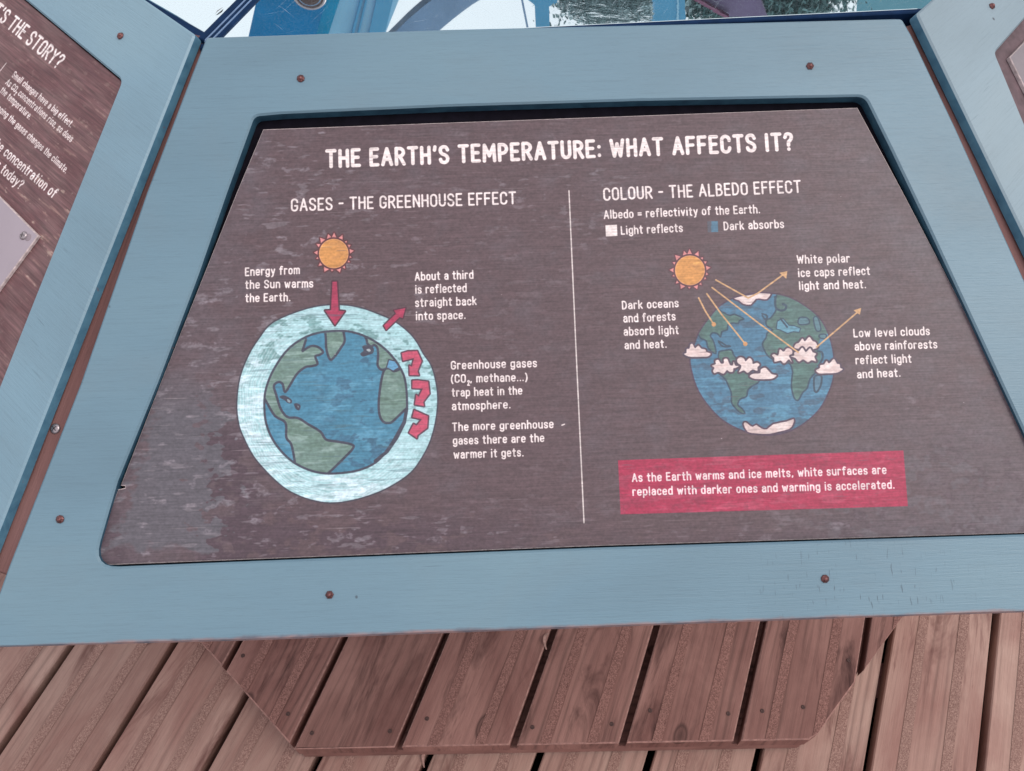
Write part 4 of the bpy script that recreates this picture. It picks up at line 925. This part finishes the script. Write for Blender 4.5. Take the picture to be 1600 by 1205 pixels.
strip(c1, ed, (c1-corner).length+.004, 1 if Vector((-ed.y, ed.x)).y < 0 else -1, .0001, .0042, ZM+.0004, ZM-.012, M_NAVY)
strip(cornL, ld, .45, 1 if Vector((-ld.y, ld.x)).y < 0 else -1, .0001, .0060, ZM+.0004, ZM-.012, M_NAVY)
for w0, w1, zz, mt in ((-.0064, -.0020, .0022, M_NAVY), (-.0018, -.0010, .0018, M_NAVYLT), (-.0008, .0012, .0020, M_NAVY), (.0014, .0022, .0016, M_NAVYLT), (.0024, .0046, .0018, M_NAVY)):
    strip(corner, sdir, .43, -1, w0, w1, ZM+zz, ZM-.003, mt, 'seam_strip')
sheet([tip, c1+rdn*.5, Vector((.30, PYC+.36)), Vector((-.02, PYC+.47)), Vector((-.42, PYC+.25)), cornL+ld*.45], 'mirror_sheet', M_MIRROR, ZM-.0001, ZM-.004)
sheet(ngon(.44), 'table_base', M_BACK, ZM-.0125, .056)
lf = meshobj('dry_leaf', [(0, 0, 0), (.003, .0005, .0004), (.008, .0001, .0001), (.0055, -.0006, .0006), (.002, -.0003, .0005)], [(0, 1, 2, 3, 4)], M_DRYLEAF)
p = onz(336, 22, ZM+.0006); lf.matrix_world = Matrix.Translation(p) @ Matrix.Rotation(1.05, 4, 'Z') ; tag(lf, 'tiny dry leaf scrap lying on the mirror table by its seam', 'leaf')
def curl(px, py, z, a, sc, label):
    V, F = [], []
    for i in range(9):
        t = i/8; ang = t*2.4; V += [(sc*t, sc*.25*math.sin(ang)-sc*.06, sc*.22*math.sin(t*PI)), (sc*t, sc*.25*math.sin(ang)+sc*.10*math.sin(t*PI)+.0004, sc*.30*math.sin(t*PI))]
    for i in range(8): F.append((2*i, 2*i+2, 2*i+3, 2*i+1))
    o = meshobj('wood_splinter', V, F, M_DECK_CURL, smooth=True); p = onz(px, py, z); o.matrix_world = Matrix.Translation(p) @ Matrix.Rotation(a, 4, 'Z'); tag(o, label, 'splinter'); return o
M_DECK_CURL = plain('pale_splinter_wood', (158, 122, 112), .8, 0, .3, 400)
curl(662, 1199, ZD-.002, 1.1, .026, 'curled pale splinter lying in the deck gap just below the step')
curl(853, 1015, ZS-.001, 1.2, .024, 'thin pale splinter standing off a step plank edge near the frame')

# ------------------------------------------------------------------ what stands around and shows in the mirror
def refl(px, py, Y0):
    h = onz(px, py, ZM); d = ray(px, py); d.z = -d.z; s = (Y0-h.y)/d.y; return h+d*s
def stand(name, quads, mat, Y0, th, parent=None, M=None):
    """upright solid in the plane y = Y0 from outline pieces given as they show in the mirror"""
    V, F = [], []
    for P in quads:
        W = [refl(*p, Y0) if not isinstance(p, Vector) else p for p in P]; n = len(W); b = len(V)
        V += [tuple(w) for w in W]+[(w.x, w.y+th, w.z) for w in W]
        A2 = sum(W[i].x*W[(i+1) % n].z-W[(i+1) % n].x*W[i].z for i in range(n))
        idx = list(range(n)) if A2 > 0 else list(range(n))[::-1]
        F.append(tuple(b+i for i in idx)); F.append(tuple(b+n+i for i in idx[::-1]))
        for i in range(n): a_, c_ = idx[i], idx[(i+1) % n]; F.append((b+c_, b+a_, b+n+a_, b+n+c_))
    return meshobj(name, V, F, mat, parent)
def post(name, l0, l1, r0, r1, mat, Y0, th, parent=None, top=1.2):
    """straight post running to the ground: left edge l0 (higher up) to l1, right edge r0 to r1"""
    L0, L1, R0, R1 = [refl(*p, Y0) for p in (l0, l1, r0, r1)]
    def ext(a, b, z): k = (z-a.z)/(b.z-a.z); return a+(b-a)*k
    dR = (L1-L0); R1 = R0+dR
    zt = max(L0.z, R0.z)+top
    return stand(name, [[ext(L0, L1, zt), ext(L0, L1, ZD+.002), ext(R0, R1, ZD+.002), ext(R0, R1, zt)]], mat, Y0, th, parent)
M_P1 = plain('deep_blue_painted_post', (10, 122, 178), .45, 0, .12, 9, .08, 0)
M_P1B = plain('teal_blue_painted_post', (20, 150, 186), .45, 0, .1, 9, .08, 0)
M_P2 = plain('pale_blue_panel', (160, 208, 232), .5, 0, .06, 5, .08, 0)
M_P3 = plain('grey_blue_steel', (128, 154, 184), .4, .1, .08, 7, .08, 0)
M_P4 = plain('mid_blue_post', (96, 166, 204), .5, 0, .06, 7, .08, 0)
M_ROOF = plain('purple_grey_roof', (120, 104, 138), .7, 0, .1, 6, .3, 0)
M_ROOFE = plain('red_brown_roof_edge', (140, 88, 116), .7, 0, .1, 6, .3, 0)
M_CAN = plain('teal_canopy_cloth', (112, 166, 182), .8, 0, .1, 2, .2, 0)
tag(post('blue_post', (389, 54), (401, 0), (495, 51), (514, 0), M_P1, 3.0, .12), 'broad deep blue post, reflected at the left of the mirror table', 'post')
tag(post('blue_post', (488, 51), (504, 0), (514, 51), (530, 0), M_P1B, 3.13, .05), 'narrow teal edge post beside the broad blue one in the mirror', 'post')
pn = post('pale_panel', (510, 50), (527, 0), (604, 48), (613, 0), M_P2, 3.2, .05); tag(pn, 'pale blue upright panel with ribs, reflected beside the blue post', 'panel')
for a, b, mt in ((551, 565, M_P4), (556, 571, M_P4), (577, 588, M_P4)): pass
post('panel_rib', (550, 50), (563, 0), (554, 50), (567, 0), M_P4, 3.185, .014, pn); post('panel_rib', (559, 50), (571, 0), (562, 50), (574, 0), M_P4, 3.186, .013, pn)
post('panel_rib', (577, 50), (588, 0), (602, 50), (611, 0), M_P4, 3.18, .018, pn)
# round fitting on the blue post
fc = refl(483, -10, 2.99); ex = refl(511, -10, 2.99); rr = (ex-fc).length
def torus(name, R, r, mat, parent, M, n=32, m_=8):
    V = [((R+r*math.cos(b))*math.cos(a), (R+r*math.cos(b))*math.sin(a), r*math.sin(b)) for a in [2*PI*i/n for i in range(n)] for b in [2*PI*j/m_ for j in range(m_)]]
    F = [(i*m_+j, ((i+1) % n)*m_+j, ((i+1) % n)*m_+(j+1) % m_, i*m_+(j+1) % m_) for i in range(n) for j in range(m_)]
    return meshobj(name, V, F, mat, parent, M, smooth=True)
pe = empty('porthole_fitting', Matrix.Translation(fc) @ Matrix.Rotation(PI/2, 4, 'X'), 'round steel rimmed fitting with brown centre on the broad blue post', 'fitting')
torus('rim', rr*.9, rr*.10, M_STEEL, pe, Matrix.Identity(4)); lathe('cover', [(rr*.84, -.01), (rr*.82, .004), (rr*.5, .012)], 32, M_RUST_D, pe, Matrix.Identity(4)); torus('inner_ring', rr*.66, rr*.05, M_P3, pe, Matrix.Translation((0, 0, .006)))
# arch
oc = [(520, 158), (560, 110), (590, 78), (620, 48), (645, 24), (675, 0), (720, -30), (780, -58), (860, -78), (960, -84)]
ic = [(610, 130), (638, 97), (664, 68), (690, 45), (718, 22), (750, 0), (795, -20), (845, -34), (900, -44), (960, -46)]
oc, ic = smooth(oc, 3), smooth(ic, 3); ar = stand('steel_arch', [[oc[i], oc[i+1], ic[i+1], ic[i]] for i in range(len(oc)-1)], M_P3, 3.4, .06)
zt = [refl(*oc[-1], 3.4), refl(*ic[-1], 3.4)]
stand('arch_foot', [[zt[0], Vector((zt[0].x, 3.4, ZD)), Vector((zt[0].x+.16, 3.4, ZD)), Vector((zt[0].x+.16, 3.4, zt[1].z)), zt[1]]], M_P3, 3.4, .06, ar)
tag(ar, 'curved grey-blue steel arch, reflected across the middle of the mirror table', 'arch')
bpst = stand('steel_column', [[(825, 0), (838, 10), (860, 10), (869, 0), (869, -46), (825, -46)], [(836, 10), (839, 75), (860, 75), (858, 10)]], M_P4, 3.6, .08)
post('column_shaft', (838, 40), (836, -46), (858, 40), (856, -46), M_P4, 3.681, .02, bpst, top=.1); tag(bpst, 'blue steel column with a wider collar, reflected right of the arch', 'column')
tag(post('thin_pole', (823, 45), (814, 0), (826, 45), (817, 0), M_P3, 3.5, .01), 'thin grey pole, reflected just left of the steel column', 'pole')
p4 = post('blue_post', (1024, 40), (1023, 0), (1072, 40), (1071, 0), M_P4, 4.0, .08); tag(p4, 'mid blue post with a pale line, reflected before the trees', 'post')
post('pale_line', (1060, 40), (1059, 0), (1063, 40), (1062, 0), M_P2, 3.995, .004, p4)
rf = stand('roof_gable', [[(1096, 0), (1136, 26), (1200, 28), (1188, 0), (1180, -120), (940, -120)]], M_ROOF, 6.0, .5); tag(rf, 'purple-grey gable roof corner, reflected between post and trees', 'roof')
stand('roof_edge', [[(1083, 0), (1090, -2), (1140, 27), (1132, 28)]], M_ROOFE, 5.95, .04, rf)
w_ = stand('gable_wall', [[(940, -121), (1180, -121), Vector((refl(1180, -121, 6.1).x, 6.1, ZD)), Vector((refl(940, -121, 6.1).x, 6.1, ZD))]], M_ROOF, 6.1, .3, rf)
cn = stand('sail_canopy', [[(1335, 60), (1345, -60), (1560, -60), (1560, 60)]], M_CAN, 16.0, .03); tag(cn, 'pale teal canopy cloth, reflected at the right end of the mirror table', 'canopy')
for x in (1350, 1555): 
    a_ = refl(x, -60, 16.0); stand('canopy_pole', [[a_, Vector((a_.x+.12, 16.0, a_.z)), Vector((a_.x+.12, 16.0, ZD-.25)), Vector((a_.x, 16.0, ZD-.25))]], M_P3, 16.04, .1, cn)
# trees
def leaf_mat(name, a, b):
    m = N(name); oi = m.n('ShaderNodeNewGeometry'); col = m.ramp(oi.outputs['Random Per Island'], [(0, s2l(a)), (1, s2l(b))]); return m.set(Base_Color=col, Roughness=.7, Specular_IOR_Level=.2)
M_LEAF1 = leaf_mat('grey_green_leaves', (96, 124, 126), (168, 190, 196)); M_LEAF2 = leaf_mat('dark_green_leaves', (66, 104, 106), (116, 150, 152)); M_BARK = plain('grey_bark', (84, 74, 68), .9, 0, .4, 12)
def tree(name, label, x0, x1, y0, y1, Y0, nclump, nleaf, mat, sz, seed):
    r = random.Random(seed); A, B = refl(x0, y0, Y0), refl(x1, y1, Y0); cx = (A.x+B.x)/2; zt, zb = max(A.z, B.z), min(A.z, B.z); rx = abs(B.x-A.x)/2; rz = (zt-zb)/2; cz = (zt+zb)/2
    root = empty(name, Matrix.Translation((cx, Y0+rx*.6, -1.12)), label, 'tree', 'trees beyond the exhibit')
    V, F = [], []
    for _ in range(nclump):
        while True:
            p = Vector((r.uniform(-1, 1), r.uniform(-1, 1), r.uniform(-1, 1)))
            if p.length < 1 and p.length > r.uniform(0, .6): break
        cp = Vector((cx+p.x*rx, Y0+rx*.6+p.y*rx*.6, cz+p.z*rz)); cs = r.uniform(.5, 1.2)*sz*5
        for _ in range(nleaf):
            q = cp+Vector((r.gauss(0, cs), r.gauss(0, cs), r.gauss(0, cs*.7))); u = Vector((r.gauss(0, 1), r.gauss(0, 1), r.gauss(0, 1))).normalized(); v = u.orthogonal().normalized(); l = sz*r.uniform(.7, 1.5); b = len(V)
            V += [tuple(q-u*l), tuple(q+v*l*.45), tuple(q+u*l), tuple(q-v*l*.45)]; F.append((b, b+1, b+2, b+3))
    o = meshobj('crown', [(x-cx, y-Y0-rx*.6, z+1.12) for x, y, z in V], F, mat, root)
    V, F = [], []
    def limb(a, b, ra, rb):
        d = (b-a).normalized(); u = d.orthogonal().normalized(); w = d.cross(u); i0 = len(V)
        for p, rr_ in ((a, ra), (b, rb)):
            for k in range(7): t = 2*PI*k/7; V.append(tuple(p+u*rr_*math.cos(t)+w*rr_*math.sin(t)))
        for k in range(7): F.append((i0+k, i0+(k+1) % 7, i0+7+(k+1) % 7, i0+7+k))
    H = cz+1.12; t0 = Vector((0, 0, 0)); t1 = Vector((.1, 0, H*.55)); limb(t0, t1, rx*.14, rx*.10); limb(t1, Vector((0, 0, H+rz*.5)), rx*.10, rx*.03)
    for k in range(7):
        a_ = k*.9; limb(t1+Vector((0, 0, H*.04*k)), Vector((math.cos(a_)*rx*.7, math.sin(a_)*rx*.45, H*.7+r.uniform(0, 1)*rz)), rx*.05, rx*.015)
    meshobj('trunk', V, F, M_BARK, root); return root
tree('broadleaf_tree', 'grey-green leafy tree reflected left of the mid blue post', 876, 1080, 50, -150, 10, 420, 70, M_LEAF1, .05, 1)
tree('broadleaf_tree', 'dark leafy tree reflected right of the purple roof', 1060, 1400, 62, -200, 11, 2600, 80, M_LEAF2, .055, 2)
